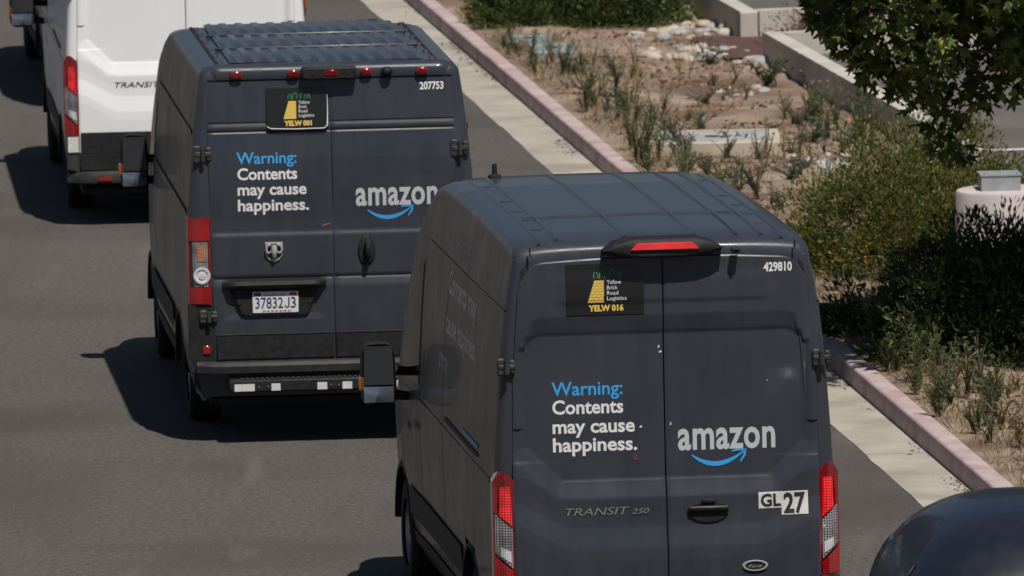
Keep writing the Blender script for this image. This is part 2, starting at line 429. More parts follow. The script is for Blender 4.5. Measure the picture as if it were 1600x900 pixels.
def y_door_t(x, z):
    """rear door surface of the high-roof van: depth y over (x,z)"""
    ax = abs(x); zz = z - .16*sstep(.55, .95, ax)
    y = interp([(.5,0),(.90,0),(.97,.004),(1.10,.028),(1.17,.031),(1.27,.031),(1.36,.042),(1.5,.046),(2.3,.066),(2.73,.082)], zz if z < 1.5 else z)
    # recessed window panel
    d = max(ax - .842, z - (2.262 - .11*(1-math.sqrt(max(0, 1-(max(0, ax-.732)/.11)**2))) if ax < .842 else 2.15), 1.388 - z)
    ch = ((ax - .63)*.205 + (1.39 - z)*-.0)  # chamfer line through (.63,1.388) and (.842,1.595)
    dch = ((ax-.63)*.695 - (z-1.388)*.719)
    d = max(d, dch)
    fade = .10 if z < 1.7 else (.10 if z > 2.2 and ax < .80 else .034)
    m = 1. if d <= 0 else (1 - .25*d/.012 if d < .012 else max(0., .75*(1 - (d-.012)/fade)))
    y += .026*m
    # shallow raised field above the window panel
    if z > 2.42: y -= .006*sstep(2.44, 2.47, z)*sstep(2.64, 2.58, z)*sstep(.68, .58, ax)
    y += .004*ax*ax
    return y
def y_post_t(z): return interp([(.3,.024),(1.1,.040),(1.36,.060),(2.3,.080),(2.9,.102)], z)
def build_transit(label, loc, rz, mat, decals):
    root = thing('delivery_van', label, 'van', loc, rz)
    sec = sec_fn(TW, TTOP, t_wf)
    st = [(.17,.16),(.036,.15),(.035,.10),(.04,.05),(.052,.026),(.08,.008),(.12,0)] + [(.2+.06*i, 0) for i in range(108)] + [(6.69,.0)]
    def sec2(y, inset):
        o = sec(y, inset)
        if y < .5: # roof rounds down to the rear header
            k = (1 - y/.5)**2*.035
            o = [(x, z - k*sstep(2.55, 2.8, z)) for x, z in o]
        return o
    sec3 = sec2
    def sec2(y, inset): return [(x, max(z, .50 - .2*sstep(.3, 1.0, y))) for x, z in sec3(y, inset)]
    arches = [(1.62, .36, .46), (5.68, .36, .46)]
    make_shell(st, sec2, mat, root, arches, ylean=lambda z: y_post_t(z) - .03)
    MB().box(-.9, .9, .1, 6.5, .26, .31).build('floor_pan', M_DARK, root)
    for y in (1.62, 5.68):
        for s in (-1, 1):
            wheel(root, s*.86, y, .355, .23); arch(root, s*interp(TW, .8)*t_wf(y), y, .36, .43, M_BLACKP)
    # rear doors
    def dedge(z): return interp([(.62,.925),(1.0,.925),(1.4,.928),(2.0,.918),(2.5,.880),(2.66,.852),(2.73,.80)], z)
    def dtop(x): return 2.728 - .03*(x/.8)**2
    doors = []
    for s in (-1, 1):
        mb = MB(); nx, nz = 64, 230
        us = [i/(nx-1) for i in range(nx)]; vs = [j/(nz-1) for j in range(nz)]
        o = 0
        def P(u, v):
            z = .625 + v*(2.728 - .625); x = .004 + u*(dedge(z) - .004)
            if v > .93: z -= (v-.93)/.07*(.03*(x/.8)**2 + .05*max(0, (x-.72)/.12)**2)
            return s*x, z
        for v in vs:
            for u in us:
                x, z = P(u, v); e = .006 if (u in (0, 1) or v in (0, 1)) else 0
                mb.v.append((x, y_door_t(x, z) + e, z))
        for j in range(nz-1):
            for i in range(nx-1):
                q = (j*nx+i, j*nx+i+1, (j+1)*nx+i+1, (j+1)*nx+i); mb.f.append(q if s > 0 else q[::-1])
        loop = [i for i in range(nx)] + [j*nx+nx-1 for j in range(1, nz)] + [(nz-1)*nx+i for i in range(nx-2, -1, -1)] + [j*nx for j in range(nz-2, 0, -1)]
        p = len(mb.v)
        for i in loop: x, y, z = mb.v[i]; mb.v.append((x, y+.022, z))
        n = len(loop)
        for k in range(n):
            q = (loop[(k+1)%n], loop[k], p+k, p+(k+1)%n); mb.f.append(q if s > 0 else q[::-1])
        doors.append(mb.build('rear_door', mat, root, smooth=28))
    dl, dr = doors
    # dark backing seen through the door gaps
    seal = [(-.928,.62),(.928,.62),(.931,1.4),(.921,2.0),(.883,2.5),(.855,2.66),(.80,2.708),(0,2.732),(-.80,2.708),(-.855,2.66),(-.883,2.5),(-.921,2.0),(-.931,1.4)]
    inn = [(x*.957, .66 if z < .7 else min(z, 2.69)) for x, z in seal]
    mb = MB(); mb.loft([[(x, y_post_t(z)+.004, z) for x, z in seal], [(x, y_post_t(z)+.004, z) for x, z in inn], [(x, y_post_t(z)+.012, z) for x, z in inn], [(x, y_post_t(z)+.012, z) for x, z in seal]])
    mb.box(-.02, .02, .155, .165, .62, 2.70); mb.build('door_seal', M_DARK, root, smooth=0)
    MB().box(-.86, .86, .16, .18, .5, 2.69).build('inner_lining', M_DARK, root, smooth=0)
    # bumper and lower sill
    mb = MB(); prof = [(-.02,.36),(-.075,.375),(-.085,.43),(-.07,.465),(.0,.48),(.09,.48),(.09,.36)]
    rings = []
    for x in [-1.03,-1.02,-.97,-.9] + [-.8+.2*i for i in range(9)] + [.9,.97,1.02,1.03]:
        k = sstep(.86, 1.03, abs(x))*.10
        rings.append([(x, y + k + .02*(abs(x)/1.03)**2, z) for y, z in prof])
    mb.loft(rings, True, True); bp = mb.build('rear_bumper', M_GREYP, root)
    MB().box(-.92, .92, -.03, .07, .482, .62).build('step_plate', M_BLACKP, bp)
    for s in (-1, 1): MB().box(s*.72-.06, s*.72+.06, -.088, -.06, .395, .425).build('reflector', M_REDL, bp)
    for s in (-1, 1): MB().prism([(s*.93,.47),(s*1.03,.49),(s*1.04,.773),(s*.93,.773)], .0, .12).build('corner_panel', M_GREYP, root)
    # tail lamps: red over clear over red, split on slanted lines
    for s in (-1, 1):
        xi, xo = s*.932, s*1.046
        def yl(x, z, k=[0]): return y_post_t(z) - .028 + .05*sstep(.975, 1.046, abs(x))
        base = MB().prism([(xi-s*.006,.775),(xo+s*.004,.775),(xo+s*.004,1.39),(s*1.018,1.452),(s*.985,1.452),(xi-s*.006,1.40)], lambda x, z: yl(x, z)+.008, .10)
        hs = base.build('tail_lamp', M_REDDK, root, smooth=0)
        def cut(poly, nm, m_):
            q = MB(); a, b, c, d = poly; nn = 8
            for j in range(nn+1):
                for i in range(nn+1):
                    u, v = i/nn, j/nn
                    x = (a[0]*(1-u)+b[0]*u)*(1-v)+(d[0]*(1-u)+c[0]*u)*v; z = (a[1]*(1-u)+b[1]*u)*(1-v)+(d[1]*(1-u)+c[1]*u)*v
                    q.v.append((x, yl(x, z) - (.003 if nm == 'reverse_reflector' else 0), z))
            for j in range(nn):
                for i in range(nn):
                    t = (j*(nn+1)+i, j*(nn+1)+i+1, (j+1)*(nn+1)+i+1, (j+1)*(nn+1)+i); q.f.append(t if s > 0 else t[::-1])
            q.build(nm, m_, hs, smooth=40)
        cut([(xi+s*.010,1.125),(s*1.014,1.185),(s*1.008,1.362),(xi+s*.016,1.362)], 'red_lens', M_REDLIT)
        cut([(s*1.026,1.192),(xo,1.21),(xo,1.39),(s*1.022,1.36)], 'side_lens', M_REDDK)
        cut([(xi+s*.008,.868),(xo-s*.006,.962),(xo-s*.006,1.198),(xi+s*.008,1.108)], 'clear_lens', M_CLEAR)
        cut([(xi+s*.018,.905),(s*1.012,.945),(s*1.012,1.0),(xi+s*.018,.975)], 'reverse_reflector', M_BRIGHT)
        cut([(xi+s*.006,.78),(xo,.78),(xo,.945),(xi+s*.006,.855)], 'lower_red_lens', M_REDL)
    # hinges
    for s in (-1, 1):
        for z in (2.085, 1.0 if False else 2.085):
            pass
        hinge(root, s*.955, 2.085, y_post_t(2.085)-.004, s, .052, .052)
    # third brake lamp housing on the header
    def yh(x, z): return .035 + .035*sstep(2.70, 2.84, z)
    mb = MB()
    hexo = [(-.365,2.772),(-.27,2.735),(-.12,2.722),(.12,2.722),(.27,2.735),(.365,2.772),(.30,2.815),(.20,2.842),(-.20,2.842),(-.30,2.815)]
    hexi = [(x*.86, (z-2.78)*.75+2.78) for x, z in hexo]
    mb.loft([[(x, -.028, z) for x, z in hexi], [(x, -.004, z) for x, z in hexo], [(x, .16, z+.0) for x, z in hexo]], True, True)
    hb = mb.build('brake_lamp_housing', M_BLACKP, root, smooth=50)
    mb = MB(); li = [(-.205,2.773),(.215,2.773),(.17,2.818),(-.165,2.818)]
    mb.loft([[(x*.96, -.042, (z-2.795)*.8+2.795) for x, z in li], [(x, -.027, z) for x, z in li], [(x, -.01, z) for x, z in li]], True, True)
    mb.build('brake_lens', M_REDSM if mat is M_BLUE else M_REDL, hb)
    m = MB().box(.415,.463,-.01,.06,2.738,2.768,.005); cmr = m.build('rear_camera', M_BLACKP, root)
    MB().lathe([(.0,-.024),(.011,-.022),(.011,0)], (.439,.0,2.752), 'y', 10).build('camera_lens', M_GLASS, cmr)
    MB().sphere((.443,.005,2.728), (.006,.006,.012), 8, 5).build('washer_nozzle', M_CHROME, cmr)
    for s in (-1, 1):   # caulked header seams and bright chips
        MB().prism([(s*.797,2.745),(s*.803,2.745),(s*.806,2.80),(s*.80,2.80)], .045, .03).build('header_seam', M_DARK, root, smooth=0)
    # roof: long pressed ribs, a cross seam and mounting pads
    def zroof(x, y):
        T = interp(TTOP, y); xs = interp(TW, T-.105)
        a = abs(x)/xs; z = T - .105 + .75*interp([(k, h) for k, h in ROOFP[::-1]], a)
        if y < .5: z -= (1-y/.5)**2*.035*sstep(2.55, 2.8, z)
        return z
    def rib(x0, wd, y0, y1, hgt=.012):
        rings = []; n = 22
        for i in range(n+1):
            y = y0 + (y1-y0)*i/n
            rings.append([(x0-wd, y, zroof(x0-wd, y)-.004), (x0-wd*.5, y, zroof(x0-wd*.5, y)+hgt), (x0+wd*.5, y, zroof(x0+wd*.5, y)+hgt), (x0+wd, y, zroof(x0+wd, y)-.004)])
        MB().loft(rings, True, True, closed=False).build('roof_rib', mat, root, smooth=60)
    for x0 in (-.62,-.21,.21,.62): rib(x0, .016, .22, 4.05)
    for x0 in (.47,): rib(x0, .012, .22, 4.05)
    for x0 in (-.735,.735): rib(x0, .010, .15, 4.1, .006)
    for yc in (1.30, 4.02):
        mb = MB(); rings = []
        for i in range(31):
            x = -.70 + 1.40*i/30
            rings.append([(x, yc-.022, zroof(x, yc)-.003), (x, yc-.010, zroof(x, yc)+.009), (x, yc+.010, zroof(x, yc)+.009), (x, yc+.022, zroof(x, yc)-.003)])
        mb.loft(rings, True, True, closed=False).build('roof_seam', mat, root, smooth=60)
    for s in (-1, 1):
        for y in (.75, 1.25, 1.75, 2.35, 3.3):
            x = s*.675
            MB().sphere((x, y, zroof(x, y)-.004), (.045, .075, .012), 12, 6).build('roof_pad', mat, root)
    # whip-less antenna base at the front left of the roof
    yb = 4.02; zb = zroof(-.55, yb)
    an = MB().lathe([(.0, .0), (.045, .0), (.042, .018), (.018, .03), (.014, .09), (.0, .095)], (-.55, yb, zb), 'z', 12).build('roof_antenna', M_BLACKP, root)
    # flank: windows, seams, lower moulding, handle rail
    side_patch(root, 'cab_window', [(4.46,1.46),(5.48,1.42),(5.05,2.12),(4.46,2.26)], t_side, M_GLASS, .004)
    for a, b in (((4.43,.5),(4.43,2.3)), ((5.50,.85),(5.5,1.45)), ((3.05,.55),(3.05,2.35))):
        side_patch(root, 'side_door_seam', [(a[0]-.006,a[1]),(a[0]+.006,a[1]),(b[0]+.006,b[1]),(b[0]-.006,b[1])], t_side, M_DARK, .002)
    side_patch(root, 'slide_rail', [(1.0,1.42),(2.9,1.42),(2.9,1.45),(1.0,1.45)], t_side, M_BLACKP, .006)
    side_patch(root, 'side_moulding', [(2.1,.55),(5.2,.55),(5.2,.74),(2.1,.74)], t_side, M_BLACKP, .012)
    side_patch(root, 'sill_cover', [(2.1,.31),(5.2,.31),(5.2,.45),(2.1,.45)], t_side, M_BLACKP, .008)
    side_patch(root, 'shoulder_crease', [(.4,1.335),(5.4,1.335),(5.4,1.375),(.4,1.375)], t_side, mat, .004)
    side_patch(root, 'roof_band', [(.12,2.405),(4.3,2.405),(4.3,2.42),(.12,2.42)], t_side, mat, .004)
    side_patch(root, 'door_handle', [(4.62,1.15),(4.84,1.15),(4.84,1.20),(4.62,1.20)], t_side, M_BLACKP, .03)
    # windscreen
    mb = MB()
    for j in range(7):
        y = 4.95 + .82*j/6; T = interp(TTOP, y)
        for i in range(9):
            x = (-1+2*i/8)*(.80+.06*j/6); mb.v.append((x, y+.012, T-.012-.03*(x/.86)**4+.02))
    for j in range(6):
        for i in range(8): mb.f.append((j*9+i, j*9+i+1, (j+1)*9+i+1, (j+1)*9+i))
    mb.build('windscreen', M_GLASS, root)
    for s in (-1, 1): mirror(root, s, 5.02, 1.475, 1.095, 1.325, .41)
    # door furniture
    mb = MB(); el = [(.248+.128*math.cos(a), 1.187+.058*math.sin(a)*(1.25 if math.sin(a) < 0 else .75)) for a in [2*math.pi*k/24 for k in range(24)]]
    mb.loft([[(x, y_door_t(x, z)-.012, z) for x, z in el], [(x, y_door_t(x, z)+.01, z) for x, z in el]], True, True)
    hd = mb.build('door_handle', M_BLACKP, dr)
    MB().box(.13,.37,y_door_t(.25,1.2)-.04,y_door_t(.25,1.2)-.012,1.186,1.212,.008).build('grip', M_GREYP, hd)
    MB().sphere((.25,y_door_t(.25,1.235)-.018,1.242), (.05,.012,.018), 12, 6).build('lock_cap', M_DARK, hd)
    put_text('model_badge', 'TRANSIT', -.616, 1.175, .385, .046/.7, y_door_t, M_BADGE if mat is not M_WHITE else M_LBLACK, dl, .004, .0, .25)
    if mat is not M_WHITE: put_text('model_badge', '250', -.215, 1.178, .105, .032/.7, y_door_t, M_BADGE, dl, .008, .0, .25)
    mb = MB()
    for k in range(28):
        a = 2*math.pi*k/28
        for rr, yy in ((1, .0), (.92, .012), (.80, .012), (.76, .004)):
            x, z = .525+.08*rr*math.cos(a), .842+.034*rr*math.sin(a); mb.v.append((x, y_door_t(x, z)-yy, z))
    for k in range(28):
        for q in range(3): n0, n1 = k*4+q, ((k+1)%28)*4+q; mb.f.append((n0, n1, n1+1, n0+1))
    em = mb.build('oval_badge', M_SILVER, dr)
    polys('badge_field', [[(.525+.064*math.cos(2*math.pi*k/24), .842+.026*math.sin(2*math.pi*k/24)) for k in range(24)]], y_door_t, M_LBLACK, em, .005)
    put_text('badge_script', 'Ford', .483, .832, .084, .026, y_door_t, M_SILVER, em, .0085, .0, .35)
    if decals: decorate(root, dl, dr, y_door_t, decals)
    return root
def decorate(root, dl, dr, surf, kind):
    A_ = kind == 'a'
    z4 = (1.898, 1.787, 1.671, 1.56) if A_ else (2.007, 1.893, 1.782, 1.668)
    put_text('lettering', 'Warning:', -.683, z4[0], .430, .082/.7, surf, M_TBLUE, dl, .0015, .014)
    put_text('lettering', 'Contents', -.680, z4[1], .430, .082/.7, surf, M_TWHITE, dl, .0015, .024)
    put_text('lettering', 'may cause', -.680, z4[2], .498 if A_ else .495, .082/.7, surf, M_TWHITE, dl, .0015, .024)
    put_text('lettering', 'happiness.', -.680, z4[3], .510, .082/.7, surf, M_TWHITE, dl, .0015, .024)
    az = 1.552 if A_ else 1.690; ax = .077 if A_ else .167
    put_text('logo_lettering', 'amazon', ax, az, .592, .118/.458, surf, M_TGREY, dr, .0015, .024, spacing=1.06)
    smile(surf, dr, ax+.083, ax+.395, az-.036, 1., .0025)
    if A_:
        put_text('fleet_number', '429810', .614, 2.615, .172, .052/.7, surf, M_TWHITE, dr, .0015, .03)
        sx0, sx1, sz0, sz1 = -.586, -.116, 2.383, 2.687; nm = 'YELW 016'
    else:
        put_text('fleet_number', '207753', .646, 2.508, .172, .052/.7, surf, M_TWHITE, dr, .0015, .03)
        sx0, sx1, sz0, sz1 = -.461, -.020, 2.252, 2.541; nm = 'YELW 001'
    sgm = MB(); n = 14; k0 = surf((sx0+sx1)/2, (sz0+sz1)/2)
    ss = lambda x, z: min(surf(x, z)-.006, k0 + .02) if A_ else surf(0,sz0)-.020 + (surf(0,sz1)-surf(0,sz0)+.008)*(z-sz0)/(sz1-sz0) + .014*x*x
    for j in range(n+1):
        for i in range(n+1):
            x = sx0+(sx1-sx0)*i/n; z = sz0+(sz1-sz0)*j/n; sgm.v.append((x, ss(x, z), z))
    for j in range(n):
        for i in range(n): sgm.f.append((j*(n+1)+i, j*(n+1)+i+1, (j+1)*(n+1)+i+1, (j+1)*(n+1)+i))
    sg = sgm.build('company_sign', M_SIGN, dl); sg['label'] = 'small black company sign with yellow road'
    W_, H_ = sx1-sx0, sz1-sz0
    if not A_:
        polys('curled_edge', ribbon([(sx0,sz0+.02),(sx0+.03,sz0+.004),(sx0+.2,sz0-.002),(sx1-.03,sz0),(sx1-.006,sz0+.02),(sx1-.002,sz0+.12),(sx1-.002,sz1-.05)], [.002,.003,.003,.003,.004,.003,.001]), ss, M_TWHITE, sg, .004)
    X = lambda u: sx0+u*W_
    Z = lambda v: sz0+v*H_
    # skyline outline in green
    sk = [(.36,.72),(.36,.82),(.385,.84),(.41,.82),(.41,.72),(.43,.72),(.44,.86),(.47,.88),(.49,.86),(.50,.73),(.53,.83),(.56,.74),(.57,.86),(.60,.89),(.625,.85),(.63,.73),(.655,.85),(.68,.73),(.685,.84),(.70,.85),(.715,.73)]
    polys('skyline_print', ribbon([(X(u), Z(v)) for u, v in sk], [.003]*len(sk)), ss, M_GREEN, sg, .003)
    # brick road trapezoid, brick by brick print
    P = []; rows = 8
    for r in range(rows):
        v0 = .24 + (.68-.24)*r/rows; v1 = v0 + (.68-.24)/rows*.86
        l0 = .275 + (.365-.275)*(v0-.24)/.44; l1 = .275 + (.365-.275)*(v1-.24)/.44; rr = .485
        cuts = [0, .33, .68, 1] if r % 2 else [0, .18, .5, .84, 1]
        for a, b in zip(cuts, cuts[1:]):
            b2 = b - .025
            P.append([(X(l0+(rr-l0)*a), Z(v0)), (X(l0+(rr-l0)*b2), Z(v0)), (X(l1+(rr-l1)*b2), Z(v1)), (X(l1+(rr-l1)*a), Z(v1))])
    polys('road_backing', [[(X(.275), Z(.24)), (X(.487), Z(.24)), (X(.487), Z(.68)), (X(.365), Z(.68))]], ss, simple('dull_gold_print', (.52, .33, .06), .5), sg, .002)
    polys('road_print', P, ss, M_GOLD, sg, .003)
    for i, (t_, wd) in enumerate((('Yellow', .185), ('Brick', .135), ('Road', .145), ('Logistics', .25))):
        put_text('sign_lettering', t_, X(.525), Z(.605-.107*i), wd*W_, .024/.7, ss, M_TWHITE, sg, .003, .0)
    put_text('sign_code', nm, X(.285), Z(.075), .45*W_, .034/.7, ss, M_GOLD, sg, .003, .05)

# ------------------------------------------------------------------ vans
van_a = build_transit('nearest dark slate blue delivery van with GL 27 stickers on its rear door', (.9135, 67.85, 0), .1160, M_BLUE, 'a')
dl = [c for c in van_a.children if c.name.startswith('rear_door')]
dr_a = dl[1]; dl_a = dl[0]
for x, z, w_, h_ in ((-.035,2.17,.012,.018),(-.03,2.14,.020,.014),(.03,1.70,.010,.022),(-.155,1.69,.018,.016),(.62,1.95,.010,.008)):
    polys('paint_chip', [[(x,z),(x+w_,z+.003),(x+w_*.8,z+h_),(x+.2*w_,z+h_*.7)]], y_door_t, M_STICK, dl_a if x < 0 else dr_a, .003)
polys('red_smear', [[(-.20,1.505),(-.185,1.49),(-.165,1.50),(-.17,1.535),(-.19,1.53)]], y_door_t, simple('faint_red_smear', (.11,.035,.035), .5), dl_a, .003)
# GL 27 stickers
def sticker(x0, x1, z0, z1, text, hgt, rot, parent, wd):
    g = lambda i, j: (x0+(x1-x0)*i/8, z0+(z1-z0)*j/8+rot*(x1-x0)*i/8)
    polys('number_sticker', [[g(i, j), g(i+1, j), g(i+1, j+1), g(i, j+1)] for i in range(8) for j in range(8)], y_door_t, M_STICK, parent, .0015 if text == 'GL' else .0022)
    put_text('sticker_lettering', text, x0+.014, z0+(z1-z0-hgt)/2, wd, hgt/.69, y_door_t, M_LBLACK, parent, .0034 if text == 'GL' else .0042, .03, rot=rot)
sticker(.556, .706, 1.183, 1.281, 'GL', .072, .02, dr_a, .122)
sticker(.695, .856, 1.142, 1.283, '27', .115, .02, dr_a, .132)
# flank lettering on the left side of the nearest van
LEV = [.30 + (2.735-.30)*i/14 for i in range(15)]
def flank(y, z):
    i = max(0, min(13, int((z-.30)/(2.435/14)))); a, b = LEV[i], LEV[i+1]; t = (z-a)/(b-a)
    return -((interp(TW, a)*(1-t) + interp(TW, b)*t)*t_wf(y) + .0016)
def flank_text(body, y_front, z, width, h, m_):
    u, v, fs = text_mesh(body, width, h, .03); mb = MB()
    for a, b in zip(u, v): y = y_front - a; zz = z + b; mb.v.append((flank(y, zz), y, zz))
    mb.f = fs; shell_ = [c for c in van_a.children if c.name.startswith('body_shell')][0]
    mb.build('flank_lettering', m_, shell_, smooth=0)
M_FLANK = simple('shaded_grey_vinyl', (.42, .42, .42), .36, coat=.3, coatr=.05, spec=.35)  # grey puts the shade of the left flank into the lettering colour
flank_text('Warning:', 3.05, 2.47, .95, .18, simple('shaded_blue_vinyl', (.05, .11, .19), .36, coat=.3, coatr=.05, spec=.35))  # blue darkened too, flank shade put into its colour
flank_text('Contents may', 3.05, 2.22, 1.6, .2, M_FLANK)
flank_text('cause happiness.', 3.05, 1.97, 1.75, .2, M_FLANK)
flank_text('prime', 3.35, 1.72, .5, .2, M_FLANK)
side_patch(van_a, 'blue_stripe', [(1.0,1.475),(1.9,1.475),(1.9,1.50),(1.0,1.50)], t_side, M_TBLUE, .005)
# white van of the same build further ahead
van_c = build_transit('white delivery van with red tail lamps, ahead of both slate blue vans', (-2.725, 96.2, 0), .078, M_WHITE, None)
for c in list(van_c.children):
    if c.name.startswith('roof_antenna'): pass
shell_c = [c for c in van_c.children if c.name.startswith('rear_door')][0]
MB().prism([(-1.025,.635),(-.935,.635),(-.935,.765),(-1.025,.765)], -.012, .01).build('reflective_patch', M_STICK, van_c, smooth=0)
for s in (-1, 1):
    polys('door_lower_trim', [[(s*.01,.63),(s*.915,.63),(s*.915,.80),(s*.01,.80)]] if s > 0 else [[(s*.915,.63),(s*.01,.63),(s*.01,.80),(s*.915,.80)]], y_door_t, M_BLACKP, van_c, .005)

# ------------------------------------------------------------------ boxy van with tall rectangular lamps
PW = [(.30,.96),(.4,1.0),(.6,1.035),(1.0,1.048),(1.4,1.046),(1.7,1.032),(2.0,1.01),(2.3,.982),(2.55,.952),(2.72,.92)]
PTOP = [(0,2.71),(3.4,2.705),(3.75,2.68),(4.1,2.60),(4.6,2.42),(5.15,1.85),(5.45,1.45),(5.6,1.36),(6.05,1.22),(6.22,1.08),(6.32,.85),(6.36,.6)]
def p_wf(y): return interp([(0,1),(4.4,1),(5.4,.98),(5.9,.94),(6.2,.86),(6.36,.72)], y)
def p_side(y, z): return interp(PW, z)*p_wf(y)
def y_door_p(x, z):
    y = interp([(.5,.0),(1.12,.0),(1.13,.002),(1.172,.015),(1.178,.020),(1.205,.008),(1.485,.014),(1.515,.027),(1.9,.034),(2.05,.040),(2.232,.055),(2.262,.053),(2.292,.060),(2.62,.092)], z)
    for zz in (2.234, 2.291): y += .009*max(0, 1-abs(z-zz)/.011)
    if 1.60 < z < 2.2: y -= .008*math.sin((z-1.6)/.6*math.pi)
    # pocket behind the number plate
    if .88 < z < 1.18 and -.80 < x < -.06: y += .012*min(1, (.80+x)/.05, (-.06-x)/.05, (z-.88)/.05, 1)*sstep(1.18,1.15,z)
    return y + .004*x*x
def y_post_p(z): return interp([(.3,.01),(1.2,.02),(1.9,.045),(2.62,.098),(2.8,.10)], z)
van_b = thing('delivery_van', 'boxy slate blue delivery van with licence plate and black rear step', 'van', (-1.274, 81.15, 0), .0862)
def sec_p(y, inset):
    o = sec_fn(PW, PTOP, p_wf, dz=.10)(y, inset)
    return o
make_shell([(.03,.06),(.036,.04),(.05,.018),(.08,.005),(.12,0)] + [(.2+.06*i, 0) for i in range(102)] + [(6.345,0)], sec_p, M_BLUE, van_b, [(1.55,.36,.46),(5.45,.36,.46)], ylean=lambda z: y_post_p(z)-.03)
MB().box(-.9,.9,.1,6.2,.27,.31).build('floor_pan', M_DARK, van_b)
for y in (1.42, 5.45):
    for s in (-1, 1): wheel(van_b, s*.87, y, .35, .23); arch(van_b, s*interp(PW, .8)*p_wf(y), y, .36, .43, M_BLACKP)
doorsb = []
for s in (-1, 1):
    mb = MB(); nx, nz = 40, 190
    zs = [.60 + (2.59-.60)*j/(nz-1) for j in range(nz)]
    de = lambda z: interp([(.6,.855),(1.0,.872),(1.6,.878),(2.1,.886),(2.45,.884),(2.59,.875)], z)
    for z in zs:
        for i in range(nx):
            x = s*(.004 + (de(z)-.004)*i/(nx-1)); mb.v.append((x, y_door_p(x, z) + (.005 if i in (0, nx-1) else 0), z))
    for j in range(nz-1):
        for i in range(nx-1):
            q = (j*nx+i, j*nx+i+1, (j+1)*nx+i+1, (j+1)*nx+i); mb.f.append(q if s > 0 else q[::-1])
    loop = [i for i in range(nx)] + [j*nx+nx-1 for j in range(1, nz)] + [(nz-1)*nx+i for i in range(nx-2, -1, -1)] + [j*nx for j in range(nz-2, 0, -1)]
    p = len(mb.v)
    for i in loop: x, y, z = mb.v[i]; mb.v.append((x, y+.022, z))
    n = len(loop)
    for k in range(n):
        q = (loop[(k+1)%n], loop[k], p+k, p+(k+1)%n); mb.f.append(q if s > 0 else q[::-1])
    doorsb.append(mb.build('rear_door', M_BLUE, van_b, smooth=25))
db_l, db_r = doorsb
MB().prism([(-.89,.60),(.89,.60),(.895,2.1),(.89,2.6),(-.89,2.6),(-.895,2.1)], lambda x, z: y_post_p(z)+.004, .012).build('door_seal', M_DARK, van_b, smooth=0)
decorate(van_b, db_l, db_r, y_door_p, 'b')
# black lower door trims
for d_, s in ((db_l, -1), (db_r, 1)):
    x0, x1 = sorted((s*.008, s*.852))
    MB().box(x0, x1, -.012, .012, .603, .778, .004).build('lower_trim', M_BLACKP, d_)
    MB().box(x0, x1, -.016, .010, .779, .787).build('trim_edge', M_GREYP, d_)
# bumper bar, corners, step
mb = MB(); prof = [(-.05,.50),(-.115,.515),(-.125,.565),(-.10,.588),(.06,.592),(.06,.50)]; rings = []
for x in [-1.0,-.98,-.93,-.86,-.4,0,.4,.86,.93,.98,1.0]:
    k = sstep(.84, 1.0, abs(x))*.09; rings.append([(x, y+k, z) for y, z in prof])
mb.loft(rings, True, True); bpb = mb.build('rear_bumper', M_GREYP, van_b)
for s in (-1, 1):
    MB().prism([(s*.86,.50),(s*1.0,.50),(s*1.045,.62),(s*1.05,1.0),(s*.882,1.0),(s*.872,.8)], .012, .12).build('corner_panel', M_BLACKP, van_b, smooth=0)
    MB().box(s*.925-.027, s*.925+.027, .0, .012, .645, .705, .004).build('corner_reflector', M_REDL, van_b)
    MB().prism([(s*.90,.30),(s*1.0,.36),(s*1.03,.5),(s*.86,.5)], .03, .1).build('valance', M_BLACKP, van_b, smooth=0)
stp = MB().box(-.78, .78, -.20, -.04, .385, .475, .012).build('rear_step', M_BLACKP, van_b)
for i in range(38):
    x = -.70 + i*.037
    MB().box(x, x+.02, -.195, -.13, .476, .484).build('step_tread', M_GREYP, stp) if i % 1 == 0 else None
for x0, x1 in ((-.745,-.60),(-.48,-.415),(-.15,-.08),(.03,.10),(.42,.50),(.60,.745)):
    MB().box(x0, x1, -.208, -.198, .395, .445).build('reflective_tape', M_STICK, stp)
for x in (-.57,-.505,-.05,.005):
    MB().lathe([(.0,-.006),(.008,-.006),(.008,0)], (x, -.201, .425), 'y', 8).build('bolt', M_CHROME, stp)
for x in (-.5, .5): MB().box(x-.04, x+.04, -.10, .3, .40, .46).build('step_bracket', M_BLACKP, van_b)
